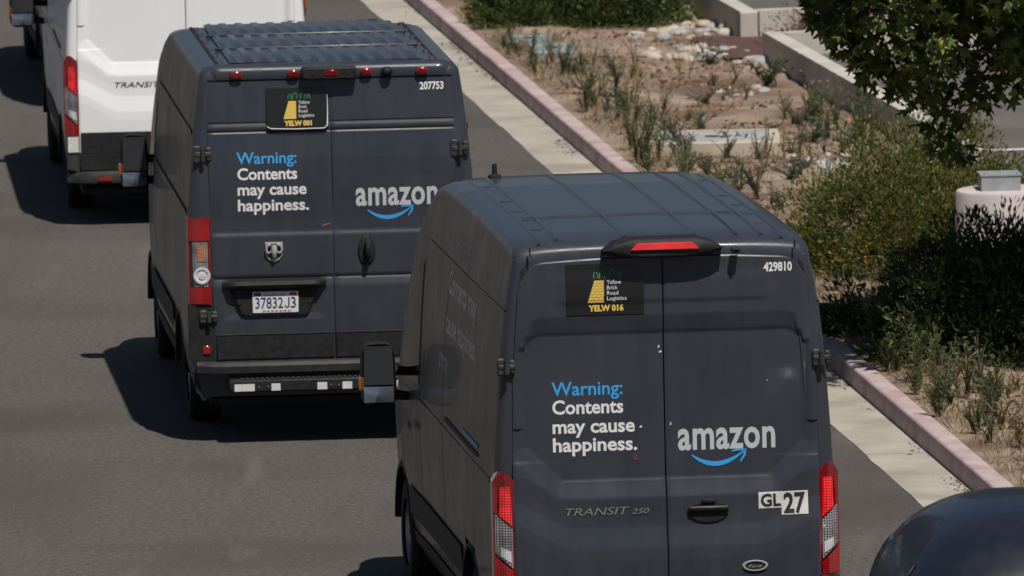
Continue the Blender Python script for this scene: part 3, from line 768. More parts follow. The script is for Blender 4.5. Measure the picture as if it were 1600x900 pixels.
# lamps
for s in (-1, 1):
    def yl(x, z): return y_post_p(z) - .022 + .05*sstep(.985, 1.05, abs(x))
    xi, xo = .884, 1.046
    def panel(z0, z1, a, b, nm, m_, par, off=0., nn=6):
        q = MB()
        for j in range(nn+1):
            for i in range(nn+1):
                x = s*(a+(b-a)*i/nn); z = z0+(z1-z0)*j/nn; q.v.append((x, yl(x, z)-off, z))
        for j in range(nn):
            for i in range(nn):
                t = (j*(nn+1)+i, j*(nn+1)+i+1, (j+1)*(nn+1)+i+1, (j+1)*(nn+1)+i); q.f.append(t if s > 0 else t[::-1])
        return q.build(nm, m_, par, smooth=40)
    hs = MB().prism([(s*xi,1.0),(s*xo,1.0),(s*xo,1.63),(s*xi,1.63)], lambda x, z: yl(x, z)+.006, .08).build('tail_lamp', M_REDDK, van_b, smooth=0)
    panel(1.462, 1.622, xi+.006, xo-.004, 'red_lens', M_REDL, hs)
    panel(1.132, 1.456, xi+.02, xo-.03, 'clear_lens', M_CLEAR, hs)
    panel(1.315, 1.435, xi+.034, xo-.066, 'amber_lens', M_AMBER, hs, .003)
    panel(1.010, 1.126, xi+.006, xo-.004, 'lower_red_lens', M_REDL, hs)
    cx, cz = s*(.884+.066), 1.213; yy = yl(cx, cz)
    MB().lathe([(.062,-.004),(.060,-.012),(.046,-.012),(.040,-.004),(.030,-.002),(.026,-.010),(.0,-.012)], (cx, yy, cz), 'y', 24).build('reverse_lamp_ring', M_BRIGHT, hs)
    hinge(van_b, s*.925, 2.082, y_post_p(2.08)-.004, s, .062, .062)
    hinge(van_b, s*.905, .915, y_post_p(.9)-.004, s, .062, .048)
# header with marker lamps, camera and centre brake lamp box
hd = MB(); rings = []
for x in [-.90+.025*i for i in range(73)]:
    k = 1 - sstep(.90, .80, abs(x)); q = .045*k; v = .022*k
    rings.append([(x, .12+q*.3, 2.60+v*.3), (x, .088+q, 2.608+v*.3), (x, .080+q, 2.655), (x, .095+q, 2.69-v), (x, .14+q, 2.712-v), (x, .24, 2.708-v)])
hd.loft(rings, True, True); hdr = hd.build('roof_header', M_BLUE, van_b, smooth=50)
for x in (-.671,-.262,.262,.663):
    lm = MB().box(x-.042, x+.042, .048, .10, 2.617, 2.668, .012).build('marker_lamp', M_REDDK, hdr)
bx = MB().box(-.205, .19, .0, .10, 2.600, 2.690, .012).build('brake_lamp_box', M_BLACKP, hdr)
MB().box(-.04, .05, -.007, .005, 2.63, 2.668, .004).build('brake_lens', M_REDDK, bx)
for x in (-.125,.13): MB().lathe([(0,-.004),(.008,-.004),(.008,0)], (x,-.001,2.65), 'y', 8).build('box_screw', M_GREYP, bx)
MB().sphere((.41,.06,2.645), (.042,.045,.036), 14, 8).build('rear_camera', M_BLACKP, hdr)
# plate, plate holder, ram badge, latch
gb = MB(); sec_ = [(-.012,1.105),(-.055,1.112),(-.072,1.14),(-.06,1.166),(.005,1.176),(.005,1.105)]; rings = []
for x in [-.805,-.795,-.76,-.70,-.43,-.16,-.11,-.07,-.058]:
    e = min(abs(x+.805), abs(x+.058)); k = .25 + .75*sstep(0, .06, e); rings.append([(x, y*k, 1.14+(z-1.14)*(.55+.45*k)) for y, z in sec_])
gb.loft(rings, True, True).build('grab_handle', M_BLACKP, db_l, smooth=50)
ph = MB(); o_ = [(-.745,1.105),(-.115,1.105),(-.15,1.02),(-.185,.93),(-.22,.915),(-.64,.915),(-.675,.93),(-.71,1.02)]
ph.loft([[(x*.98-.008, -.016, (z-1.0)*.97+1.0) for x, z in o_], [(x, -.004, z) for x, z in o_], [(x, .03, z) for x, z in o_]], True, True)
pho = ph.build('plate_holder', M_BLACKP, db_l)
pl = MB().box(-.592, -.262, -.024, -.018, .934, 1.088, .003).build('licence_plate', M_PLATE, db_l)
sp = lambda x, z: -.0245
put_text('plate_number', '37832', -.572, .968, .200, .078/.69, sp, M_LNAVY, pl, .001, .008)
put_text('plate_number', '3', -.317, .968, .036, .078/.69, sp, M_LNAVY, pl, .001, .008)
polys('plate_number', ribbon([(-.331,1.046),(-.331,.99),(-.334,.977),(-.344,.971),(-.354,.976),(-.358,.988)], [.005]*6), sp, M_LNAVY, pl, .001)
put_text('plate_state', 'California', -.51, 1.057, .15, .02/.7, sp, M_LRED, pl, .001, .0, .3)
polys('plate_sticker', [[(-.325,1.058),(-.275,1.058),(-.275,1.08),(-.325,1.08)]], sp, M_LRED, pl, .001)
polys('plate_sticker', [[(-.58,1.058),(-.53,1.058),(-.53,1.08),(-.58,1.08)]], sp, M_LNAVY, pl, .001)
polys('plate_motto', [[(-.52+.03*i,.944),(-.50+.03*i,.944),(-.50+.03*i,.952),(-.52+.03*i,.952)] for i in range(7)], sp, M_LRED, pl, .001)
for x in (-.68,-.18): MB().lathe([(0,-.008),(.016,-.006),(.016,0)], (x,-.016,1.01), 'y', 10).build('holder_screw', M_DARK, pho)
yb_ = y_door_p(-.43, 1.37)
shd = [(-.065,1.44),(.065,1.44),(.063,1.345),(.04,1.315),(0,1.293),(-.04,1.315),(-.063,1.345)]
bd = MB().loft([[(-.429+x*.95, yb_-.014, 1.37+(z-1.37)*.95) for x, z in shd], [(-.429+x, yb_-.006, z) for x, z in shd], [(-.429+x, yb_+.01, z) for x, z in shd]], True, True).build('shield_badge', M_SILVER, db_l)
MB().loft([[(-.429+x*.82, yb_-.0155, 1.372+(z-1.37)*.82) for x, z in shd], [(-.429+x*.82, yb_-.01, 1.372+(z-1.37)*.82) for x, z in shd]], True, True).build('badge_field', M_LBLACK, bd)
rm = MB()
rm.tube([(-.429,yb_-.026,1.42),(-.429,yb_-.034,1.385),(-.429,yb_-.03,1.345),(-.429,yb_-.022,1.322)], [.020,.024,.018,.012], 8)
for s in (-1, 1):
    pts = []
    for k in range(10):
        a = math.pi*.62 - k*.62; r_ = .030 - k*.0016
        pts.append((-.429+s*(.030+r_*math.cos(a)*.9+.004), yb_-.024, 1.388+r_*math.sin(a)*1.15))
    rm.tube(pts, [.013-.0008*k for k in range(10)], 6)
rm.build('horned_head', M_SILVER, bd, smooth=60)
la = MB(); el = [(.236+.062*math.cos(a)*(1-.12*math.sin(a)), 1.367+.112*math.sin(a)) for a in [2*math.pi*k/20 for k in range(20)]]
la.loft([[(.236+(x-.236)*.85, y_door_p(x,z)-.016, 1.367+(z-1.367)*.9) for x, z in el], [(x, y_door_p(x, z)-.004, z) for x, z in el], [(x, y_door_p(x, z)+.01, z) for x, z in el]], True, True)
lt = la.build('door_latch', M_BLACKP, db_r, smooth=50)
MB().tube([(.243,-.02,1.45),(.243,-.055,1.43),(.243,-.06,1.34),(.243,-.02,1.30)], [.018,.02,.02,.016], 8).build('pull_grip', M_DARK, lt, smooth=60)
put_text('ratio_sticker', 'R', .612, 1.337, .03, .05, y_door_p, M_TWHITE, db_r, .004, .05)
polys('small_badge', [[(.60,1.345),(.665,1.345),(.665,1.375),(.60,1.375)]], y_door_p, M_TWHITE, db_r, .003)
polys('small_badge', [[(.60,1.305),(.665,1.305),(.665,1.335),(.60,1.335)]], y_door_p, M_LRED, db_r, .003)
polys('scuff_mark', [[(-.075,1.54),(-.05,1.552),(-.02,1.56),(-.022,1.567),(-.055,1.562),(-.07,1.552)]], y_door_p, simple('rust_scuff', (.35,.09,.05), .6), db_l, .003)
# corrugated roof skin
def corr(u): # trapezoid wave 0..1
    f = (u/.118) % 1.0
    return 1. if f < .42 else (max(0, 1-(f-.42)/.10) if f < .52 else (0. if f < .90 else (f-.90)/.10))
for y0, y1 in ((.30, 1.40), (1.46, 2.50), (2.56, 3.50)):
    mb = MB(); xs = [-.70+.01*i for i in range(141)]; ys = [y0, y0+.05, y1-.05, y1]
    for y in ys:
        e = 0 if y in (y0, y1) else 1
        for x in xs:
            fx = sstep(.70, .66, abs(x))
            mb.v.append((x, y, 2.706 + .014*corr(x+.7)*e*fx + .004))
    for j in range(3):
        for i in range(140): mb.f.append((j*141+i, j*141+i+1, (j+1)*141+i+1, (j+1)*141+i))
    mb.build('corrugated_panel', M_BLUE, van_b, smooth=20)
for y in (1.43, 2.53): MB().box(-.74, .74, y-.025, y+.025, 2.70, 2.722, .006).build('roof_seam', M_BLUE, van_b)
for s in (-1, 1):
    MB().box(s*.79-.012, s*.79+.012, .2, 3.5, 2.672, 2.696).build('roof_gutter', M_DARK, van_b)
    for y in (.45, 1.0, 1.6, 2.2, 2.8, 3.3): MB().lathe([(.0,.016),(.02,.014),(.026,0)], (s*.765, y, 2.695), 'z', 10).build('roof_bolt', M_GREYP, van_b)
# bent bright strip at the front edge of the roof
MB().tube([(.28,3.58,2.705),(.38,3.62,2.698),(.50,3.62,2.705),(.62,3.58,2.711)], .008, 6).build('loose_trim', M_CHROME, van_b)
side_patch(van_b, 'cab_window', [(4.35,1.45),(5.1,1.42),(4.85,1.98),(4.35,2.08)], p_side, M_GLASS, .004)
for a, b in (((4.2,.5),(4.2,2.35)), ((5.2,.8),(5.2,1.4)), ((2.9,.5),(2.9,2.45)), ((.42,2.05),(.42,2.58))):
    side_patch(van_b, 'side_door_seam', [(a[0]-.007,a[1]),(a[0]+.007,a[1]),(b[0]+.007,b[1]),(b[0]-.007,b[1])], p_side, M_DARK, .002)
side_patch(van_b, 'side_moulding', [(1.9,.62),(5.0,.62),(5.0,.80),(1.9,.80)], p_side, M_BLACKP, .016)
side_patch(van_b, 'shoulder_crease', [(.3,1.62),(4.2,1.62),(4.2,1.66),(.3,1.66)], p_side, M_BLUE, .012)
side_patch(van_b, 'upper_crease', [(.2,2.20),(4.3,2.20),(4.3,2.24),(.2,2.24)], p_side, M_BLUE, .010)
side_patch(van_b, 'sill_cover', [(1.9,.31),(5.0,.31),(5.0,.5),(1.9,.5)], p_side, M_BLACKP, .008)
mb = MB()
for j in range(7):
    y = 4.65 + .78*j/6; T = interp(PTOP, y)
    for i in range(9):
        x = (-1+2*i/8)*.86; mb.v.append((x, y+.012, T+.006-.05*(x/.86)**4))
for j in range(6):
    for i in range(8): mb.f.append((j*9+i, j*9+i+1, (j+1)*9+i+1, (j+1)*9+i))
mb.build('windscreen', M_GLASS, van_b)
for s in (-1, 1): mirror(van_b, s, 4.72, 1.58, 1.06, 1.275, .42)

# further van mostly hidden behind the white one
van_d = copy_tree(van_b)
van_d.location = (-4.42+1.10, 106.9, 0); van_d.rotation_euler = (0, 0, .088)
van_d['label'] = 'dark van farthest ahead, almost wholly hidden behind the white delivery van'

# ------------------------------------------------------------------ dark car at the lower right
suv = thing('dark_car', 'dark blue car whose rounded roof shows at the lower right corner', 'car', (2.93, 61.6, 0), R(2.0))
def suv_ring(y, half, zc, zt, p=3.2, n=28, zb=.35):
    out = []
    for k in range(n+1):
        a = math.pi*k/n; c_, s_ = math.cos(a), math.sin(a)
        out.append((half*math.copysign(abs(c_)**(2/p), c_), y, zc + (zt-zc)*abs(s_)**(2/p)))
    return [(out[0][0], y, zb)] + out + [(out[-1][0], y, zb)]
rings = [suv_ring(y, h, zc, zt) for y, h, zc, zt in ((0.0,.86,.5,.80),(.03,.92,.7,.98),(.12,.94,.8,1.06),(1.0,.97,.85,1.10),(2.6,.97,.85,1.08),(3.3,.95,.85,1.04),(4.0,.90,.75,.98),(4.4,.80,.6,.85),(4.5,.7,.5,.7))]
MB().loft(rings, True, True, closed=True).build('body_shell', M_SUV, suv, smooth=40)
def gh(y, half, zt): return suv_ring(y, half, 1.0, zt, 2.5, zb=.98)
cab = [gh(y, h, z) for y, h, z in ((.10,.80,1.15),(.30,.83,1.50),(.48,.84,1.70),(.70,.86,1.80),(1.0,.87,1.845),(1.5,.87,1.86),(2.0,.87,1.85),(2.4,.865,1.80),(2.6,.86,1.74),(2.9,.85,1.5),(3.3,.83,1.1))]
MB().loft(cab, True, True, closed=True).build('cabin_roof', M_SUV, suv, smooth=60)
MB().loft([[(x*.86, y-.014-.006, 1.02+(z-1.0)*.93) for x, y, z in r][4:-4] for r in (gh(.13,.80,1.22), gh(.30,.83,1.50), gh(.44,.84,1.655))], closed=False).build('rear_window', M_GLASS, suv)
MB().box(-.42, -.30, .235, .25, 1.44, 1.50).build('window_sticker', noise_mat('grey_sticker', (.12,.12,.12), (.3,.3,.3), 60, rough=.6), suv)
side_patch(suv, 'side_window', [(.7,1.12),(2.7,1.12),(2.4,1.55),(.8,1.58)], lambda y, z: .86*(1-min(.98,(z-1)/.83)**2.5)**.4, M_GLASS, .003)
for s in (-1, 1):
    for y in (.9, 3.6): wheel(suv, s*.82, y, .34, .22)
    MB().prism([(s*.60,.68),(s*.86,.66),(s*.86,.80),(s*.62,.82)], -.01, .10).build('tail_lamp', M_REDL, suv)
    m_ = MB().box(*sorted((s*.90, s*1.02)), 2.45, 2.55, .93, 1.05, .02).build('door_mirror', M_SUV, suv)
MB().box(-.9, .9, -.06, .1, .35, .62, .03).build('rear_bumper', M_SUV, suv)
MB().sphere((.18, 1.55, 1.862), (.012,.012,.012), 8, 6).build('roof_droplet', M_CHROME, suv)

# ------------------------------------------------------------------ setting
KS = -.1042; KX = 1.8615           # kerb foot: x = KX + KS*(y-90)
def kx(y, off=0.): return KX + KS*(y-90) + off*1.0054
def sheet(name, xl, xr, ys, z, mat, kind='structure', nx=1):
    mb = MB()
    for y in ys:
        a, b = xl(y), xr(y)
        for i in range(nx+1): mb.v.append((a+(b-a)*i/nx, y, z))
    n = nx+1
    for j in range(len(ys)-1):
        for i in range(nx): mb.f.append((j*n+i, j*n+i+1, (j+1)*n+i+1, (j+1)*n+i))
    return mb.build(name, mat, None, smooth=0, kind=kind)
M_ASPH = noise_mat('asphalt', (.066, .057, .049), (.112, .098, .085), 22, 10, rough=.9, bump=.8, bscale=55, c3=(.061, .053, .046), s3=.33, speck=((.40,.38,.35), 22, .095), bdist=.008, lo=.36, hi=.66, wear=((.064,.056,.048), (1.1,.14,1), (.108,.096,.084)))
M_CONC = noise_mat('gutter_concrete', (.35, .315, .265), (.43, .39, .33), 2.2, 9, rough=.85, bump=.3, bscale=60, c3=(.29,.255,.21), s3=1.3, speck=((.14,.12,.10), 9, .045))
M_KERB = noise_mat('faded_red_kerb_paint', (.41,.30,.295), (.50,.405,.39), 3.5, 9, rough=.8, bump=.3, bscale=50, c3=(.38,.24,.24), s3=2.6)
M_DIRT = noise_mat('dirt', (.20,.142,.10), (.34,.255,.185), 2.6, 10, rough=.95, bump=.9, bscale=26, c3=(.13,.082,.058), s3=.9, bdist=.03, stretch=(.8,.8,1), speck=((.44,.36,.29), 14, .09))
M_WALL = noise_mat('wall_concrete', (.44,.40,.35), (.53,.49,.43), 3, 7, rough=.85, bump=.25, bscale=45)
M_LOT = noise_mat('lot_asphalt', (.10,.088,.078), (.13,.115,.10), 1.4, 5, rough=.9, bump=.4, bscale=60)
sheet('ground', lambda y: -1500, lambda y: 1500, [-400, 3000], -.03, noise_mat('far_ground', (.14,.11,.08), (.2,.16,.12), .02, 4, rough=.95))
sheet('road', lambda y: kx(y)-15, lambda y: kx(y, -.447), [-30]+list(range(0, 300, 10)), 0., M_ASPH)
gut = bpy.data.objects.new('gutter', None); col.objects.link(gut); gut['kind'] = 'structure'
for i in range(34):
    y0, y1 = 40 + i*3.06, 40 + (i+1)*3.06 - .012; mb = MB()
    mb.loft([[(kx(y, -.452 + rnd.uniform(-.008, .008)), y, .004), (kx(y, -.20), y, .004), (kx(y, .01), y, .006)] for y in [y0 + (y1-y0)*t/8 for t in range(9)]], closed=False)
    o = mb.build('gutter_slab', M_CONC, gut, smooth=0); o.data.flip_normals()
# asphalt lip worn over the gutter edge
kerb = bpy.data.objects.new('kerb', None); col.objects.link(kerb); kerb['kind'] = 'structure'
L_ = 3.06
for i in range(34):
    y0, y1 = 40 + i*L_, 40 + (i+1)*L_ - .008
    mb = MB(); rings = []
    for t in range(5):
        y = y0 + (y1-y0)*t/4; jz = rnd.uniform(-.002, .002)
        rings.append([(kx(y, o), y, z+jz*(z > .1)) for o, z in ((-.004, -.02), (.0, .05), (.004, .135), (.010, .148), (.022, .153), (.135, .153), (.150, .148), (.155, .0))])
    mb.loft(rings, True, True); mb.build('kerb_segment', M_KERB, kerb, smooth=50)
# dirt strip with gentle lumps
rs = np.random.RandomState(3)
def vnoise(x, y, s, seed):
    r = np.random.RandomState(seed).rand(256, 256); xi, yi = np.floor(x*s).astype(int), np.floor(y*s).astype(int); fx, fy = x*s-xi, y*s-yi
    fx, fy = fx*fx*(3-2*fx), fy*fy*(3-2*fy); g = lambda a, b: r[a % 256, b % 256]
    return (g(xi,yi)*(1-fx)+g(xi+1,yi)*fx)*(1-fy) + (g(xi,yi+1)*(1-fx)+g(xi+1,yi+1)*fx)*fy
def wall_x(y): return 2.43 - .1273*(y-108.7)
def dirt_h(x, y):
    x = np.asarray(x, float); y = np.asarray(y, float)
    e = np.clip((x - (kx(y)+.155))/.35, 0, 1)
    h = .138 + e*(.05*(vnoise(x, y, .9, 1)-.5) + .04*(vnoise(x, y, 2.7, 2)-.5) + .022*(vnoise(x, y, 8, 4)-.5) + .03)
    return h
nx, ny = 150, 520
us = np.linspace(0, 1, nx)**1.05; ys = np.linspace(62, 124, ny)
Y, U = np.meshgrid(ys, us, indexing='ij'); X = (kx(Y)+.15) + U*6.0
Zd = dirt_h(X, Y)
me = bpy.data.meshes.new('dirt_bed'); idx = np.arange(nx*ny).reshape(ny, nx)
fs = np.stack([idx[:-1,:-1], idx[:-1,1:], idx[1:,1:], idx[1:,:-1]], -1).reshape(-1, 4)
me.from_pydata(np.stack([X, Y, Zd], -1).reshape(-1, 3).tolist(), [], fs.tolist()); me.update()
link('dirt_bed', me, M_DIRT, None, 180, kind='structure')
def dh(x, y): return float(dirt_h(np.array([x]), np.array([y]))[0])

# parking lot and its low concrete walls
sheet('parking_lot', lambda y: wall_x(y)+.10, lambda y: 30, [70, 80, 90, 100, 108.6], .235, M_LOT)
sheet('parking_lot', lambda y: wall_x(y)+.10 if y > 111 else 2.3, lambda y: 30, [111.0, 125, 160], .235, M_LOT)
lm = MB(); lm.add([(3.9,98.82,.239),(9.0,99.4,.239),(9.0,99.55,.239),(3.9,98.97,.239)], [(0,1,2,3)]); lm.build('parking_line', simple('white_line', (.62,.62,.6), .7), None, smooth=0, kind='structure')
def wall_run(root, pts, wd, z0, z1, nm='wall_section'):
    for i in range(len(pts)-1):
        a, b = Vector(pts[i]), Vector(pts[i+1]); d = (b-a).normalized(); n = Vector((-d.y, d.x))
        L = (b-a).length; k = max(1, round(L/2.4))
        for q in range(k):
            p, r_ = a + d*(L*q/k + .004), a + d*(L*(q+1)/k - .004)
            c = [p, r_, r_ - n*wd, p - n*wd]; bv = .012
            mb = MB(); cen = (c[0]+c[1]+c[2]+c[3])/4
            ins = [v + (cen-v).normalized()*bv*1.4 for v in c]
            mb.loft([[(v.x, v.y, z0) for v in c], [(v.x, v.y, z1-bv) for v in c], [(v.x, v.y, z1) for v in ins]], True, True)
            mb.build(nm, M_WALL, root, smooth=0)
w1 = thing('concrete_wall', 'low pale concrete wall running down from the kerb gap to behind the leafy tree', 'wall', (0,0,0))
wall_run(w1, [(3.90, 97.0), (3.60, 99.5), (2.44, 108.62)], .17, .05, .45)
wall_run(w1, [(2.62, 108.60), (5.6, 109.6)], .17, .05, .452)
w2 = thing('concrete_wall', 'short far concrete wall beyond the dark mulch gap', 'wall', (0,0,0))
wall_run(w2, [(2.28, 110.85), (1.75, 115.0), (1.2, 119.5)], .17, .05, .45)
wall_run(w2, [(5.5, 111.95), (2.465, 110.95)], .17, .05, .452)
sheet('mulch_channel', lambda y: wall_x(y)-.35, lambda y: 30, [108.60, 109.5, 110.3, 111.0], .205, noise_mat('mulch', (.075,.035,.03), (.14,.075,.06), 14, 8, rough=.95, bump=1., bscale=40, bdist=.03))

# ------------------------------------------------------------------ utility boxes
def frame_box(name, label, cat, c, rz, lx, ly, h, lid_m, fr=.10, m=M_WALL):
    t = thing(name, label, cat, (c[0], c[1], dh(*c)-.02), rz)
    mb = MB(); o = [(-lx/2,-ly/2),(lx/2,-ly/2),(lx/2,ly/2),(-lx/2,ly/2)]; b = .012
    ins = [(x-math.copysign(b,x), y-math.copysign(b,y)) for x, y in o]; inn = [(x-math.copysign(fr,x), y-math.copysign(fr,y)) for x, y in o]
    mb.loft([[(x,y,-.1) for x,y in o], [(x,y,h-b) for x,y in o], [(x,y,h) for x,y in ins], [(x,y,h) for x,y in inn], [(x,y,h-.03) for x,y in inn]])
    mb.build('concrete_frame' if fr > .05 else 'box_rim', m, t, smooth=0)
    ix, iy = lx/2-fr-.004, ly/2-fr-.004
    ld = MB().box(-ix, ix, -iy, iy, h-.05, h-.008).build('lid', lid_m, t, smooth=0)
    MB().box(-.06, .06, -.015, .015, h-.007, h+.004).build('lid_slot', M_DARK, ld)
    return t
M_LID = noise_mat('grey_lid', (.29,.295,.30), (.38,.385,.39), 5, 6, rough=.8, bump=.3, bscale=80)
M_VAULT = noise_mat('tan_concrete', (.42,.36,.27), (.50,.43,.33), 4, 6, rough=.85, bump=.2, bscale=60)
frame_box('utility_vault', 'rectangular concrete utility vault with a grey lid set in the dirt', 'utility box', (1.79, 100.1), R(.5), 1.22, 1.15, .165, M_LID, .10, M_VAULT)
M_VALVE = noise_mat('blue_green_plastic', (.19,.26,.27), (.27,.34,.34), 8, 5, rough=.7)
frame_box('valve_box', 'farther of two flat blue green valve box lids near the dense green bushes', 'valve box', (.215, 111.35), R(2), .43, .75, .05, M_VALVE, .02, M_VALVE)
frame_box('valve_box', 'nearer of two flat blue green valve box lids near the dense green bushes', 'valve box', (.425, 110.0), R(2), .42, 1.0, .07, M_VALVE, .02, M_VALVE)
# pedestal with cabinet
pc = (3.90, 89.5)
pd = thing('light_pole_base', 'round pale concrete pedestal behind the shaded dark shrub', 'pedestal', (*pc, .12))
MB().lathe([(0,-.2),(.385,-.2),(.385,.72),(.372,.742),(.35,.75),(0,.75)], (0,0,0), 'z', 48).build('drum', noise_mat('pinkish_concrete', (.47,.41,.40), (.55,.48,.47), 5, 6, rough=.85, bump=.15, bscale=60), pd)
cb = thing('junction_box', 'small grey metal box sitting on the round concrete pedestal', 'box', (pc[0]-.035, pc[1]-.02, .87), R(3))
MB().box(-.155,.155,-.16,.16,.0,.118).build('casing', M_GALV, cb, smooth=0)
MB().box(-.163,.163,-.168,.168,.119,.130).build('cover', M_GALV, cb, smooth=0)
for x in (-.13,.13): MB().lathe([(.008,0),(.008,.008),(0,.008)], (x,-.14,.131), 'z', 8).build('cover_screw', M_STEEL, cb)
pp = thing('marker_pipe', 'thin pale pipe sticking up from the dirt beside white stones', 'pipe', (2.74, 97.63, dh(2.74,97.63)))
MB().tube([(0,0,-.05),(.004,0,.17)], .016, 8).build('pipe', M_GALV, pp); MB().lathe([(.02,.165),(.02,.185),(0,.19)], (.004,0,0), 'z', 8).build('cap', M_TWHITE, pp)
fl = thing('marker_flag', 'tiny red marker pin standing in the dirt left of the orange flowered bush', 'flag', (2.24,95.0,dh(2.24,95.0)))
MB().tube([(0,0,-.03),(.002,0,.09)], .004, 5).build('wire', M_STEEL, fl); MB().prism([(-.016,.07),(.018,.075),(.016,.105),(-.014,.10)], -.004, .006).build('flag', M_LRED, fl, smooth=0)

# ------------------------------------------------------------------ rocks
def rock_mesh(seed):
    r = random.Random(seed); mb = MB().sphere((0,0,0), (1,1,1), 9, 6); 
    k = [Vector((r.gauss(0,1), r.gauss(0,1), r.gauss(0,1))).normalized() for _ in range(5)]; am = [r.uniform(-.45,.35) for _ in k]
    mb.v = [tuple(Vector(p)*(1+sum(a*max(0, Vector(p).dot(q)) for a, q in zip(am, k)))) for p in mb.v]
    return mb
ROCKM = [noise_mat('pale_rock', (.42,.38,.32), (.55,.50,.44), 6, 6, rough=.85, bump=.3), noise_mat('grey_rock', (.30,.30,.31), (.40,.40,.40), 6, 6, rough=.85, bump=.3),
         noise_mat('tan_rock', (.42,.33,.25), (.52,.43,.34), 6, 6, rough=.85, bump=.3)]
ROCKS = []
for i in range(9):
    b = rock_mesh(20+i); me = bpy.data.meshes.new('rock'); me.from_pydata(b.v, [], b.f); me.materials.append(ROCKM[i % 3]); me.polygons.foreach_set('use_smooth', [True]*len(me.polygons)); ROCKS.append(me)
def rocks(n, x0, x1, y0, y1, label, group, r0=.035, r1=.085, seed=1, shape=None):
    r = random.Random(seed); placed = []
    for _ in range(n*30):
        if len(placed) >= n: break
        x, y = r.uniform(x0, x1), r.uniform(y0, y1); s = r.uniform(r0, r1)*(1 if r.random() < .7 else 1.25)
        if shape and not shape(x, y): continue
        if any((x-a)**2 + ((y-b)*.8)**2 < (.8*(s+c))**2 for a, b, c in placed): continue
        placed.append((x, y, s))
        o = bpy.data.objects.new('rock', r.choice(ROCKS)); col.objects.link(o)
        o.location = (x, y, dh(x, y)+s*.08); o.scale = (s*r.uniform(.9,1.5), s*r.uniform(.9,1.3), s*r.uniform(.55,.8)); o.rotation_euler = (r.uniform(-.3,.3), r.uniform(-.3,.3), r.uniform(0,6.3))
        tag(o, label, 'rock', group)
rocks(30, 1.15, 2.28, 110.6, 113.4, 'rounded pale stone in the farther pile beside the end of the far concrete wall', 'stones by the far wall end', seed=1, shape=lambda x, y: y > 110.4+(x-1.15)*.9 and y < 111.6+(x-1.15)*1.9)
rocks(30, 1.30, 2.45, 108.0, 110.2, 'rounded pale stone in the pile below the dark mulch channel', 'stones below the mulch channel', seed=2, shape=lambda x, y: abs(y-(109.4-(x-1.3)*.35)) < .75)
rocks(16, 2.32, 3.05, 98.1, 99.2, 'white stone in the small row near the thin pale pipe', 'stones near the pipe', .03, .06, seed=3)
rocks(9, 1.85, 2.45, 104.8, 106.0, 'small pale stone lying in the middle of the bare dirt', 'stones in the bare dirt', .03, .07, seed=4)
rocks(7, 1.75, 2.3, 113.2, 114.6, 'pale stone high up by the edge of the dense green bushes', 'stones by the dense bushes', .05, .1, seed=5)

# ------------------------------------------------------------------ vegetation
def leaf_cloud(P, D, size, seed, width=.4, tint=None, fold=.25):
    """arrays of positions P and directions D -> bent diamond leaves as one mesh"""
    r = np.random.RandomState(seed); n = len(P)
    D = D/np.linalg.norm(D, axis=1, keepdims=True); a = r.normal(size=(n, 3)); S = np.cross(D, a); S /= np.linalg.norm(S, axis=1, keepdims=True); Nn = np.cross(S, D)
    sz = (size*r.uniform(.6, 1.3, n))[:, None]
    v0 = P; v1 = P + D*sz*.5 + S*sz*width*.5 + Nn*sz*fold*.3; v2 = P + D*sz; v3 = P + D*sz*.5 - S*sz*width*.5 + Nn*sz*fold*.3
    V = np.stack([v0, v1, v2, v3], 1).reshape(-1, 3); F = (np.arange(n)[:, None]*4 + np.array([[0, 1, 2, 3]]))
    t = r.rand(n) if tint is None else tint
    return V, F, np.repeat(t, 4)
def cloud_obj(name, parts, mat, parent, **tags):
    V = np.concatenate([p[0] for p in parts]); o = 0; F = []; T = np.concatenate([p[2] for p in parts])
    for p in parts: F.append(p[1]+o); o += len(p[0])
    F = np.concatenate(F)
    me = bpy.data.meshes.new(name); me.vertices.add(len(V)); me.vertices.foreach_set('co', V.astype(np.float32).ravel())
    me.loops.add(F.size); me.loops.foreach_set('vertex_index', F.astype(np.int32).ravel())
    me.polygons.add(len(F)); me.polygons.foreach_set('loop_start', np.arange(0, F.size, F.shape[1], dtype=np.int32)); me.polygons.foreach_set('loop_total', np.full(len(F), F.shape[1], np.int32))
    me.update(calc_edges=True); at = me.attributes.new('tint', 'FLOAT', 'POINT'); at.data.foreach_set('value', T.astype(np.float32))
    me.materials.append(mat); o_ = bpy.data.objects.new(name, me); col.objects.link(o_)
    if parent: o_.parent = parent
    for k, v in tags.items(): o_[k] = v
    return o_
def blob_points(n, rx, ry, h, seed, clumps=60, cr=.22, lump=.2):
    """points clustered on a lumpy dome standing on z=0"""
    r = np.random.RandomState(seed)
    d = r.normal(size=(clumps, 3)); d[:, 2] = np.abs(d[:, 2])*.9 - .12; d /= np.linalg.norm(d, axis=1, keepdims=True)
    rad = r.uniform(.45, 1.0, clumps)**.5*(1+lump*r.normal(size=clumps)*.5)
    C_ = d*rad[:, None]*np.array([rx, ry, h*.92]); C_[:, 2] = np.maximum(C_[:, 2], .04*h)
    k = r.randint(0, clumps, n); off = r.normal(size=(n, 3)); off /= np.linalg.norm(off, axis=1, keepdims=True); off *= (r.rand(n)**.4)[:, None]
    s = cr*r.uniform(.6, 1.25, clumps)
    P = C_[k] + off*s[k][:, None]*np.array([1, 1, .8]); P[:, 2] = np.maximum(P[:, 2], .01)
    D = off + .6*P/np.linalg.norm(P, axis=1, keepdims=True) + np.array([0, 0, .35]) + .3*r.normal(size=(n, 3))
    return P, D, C_
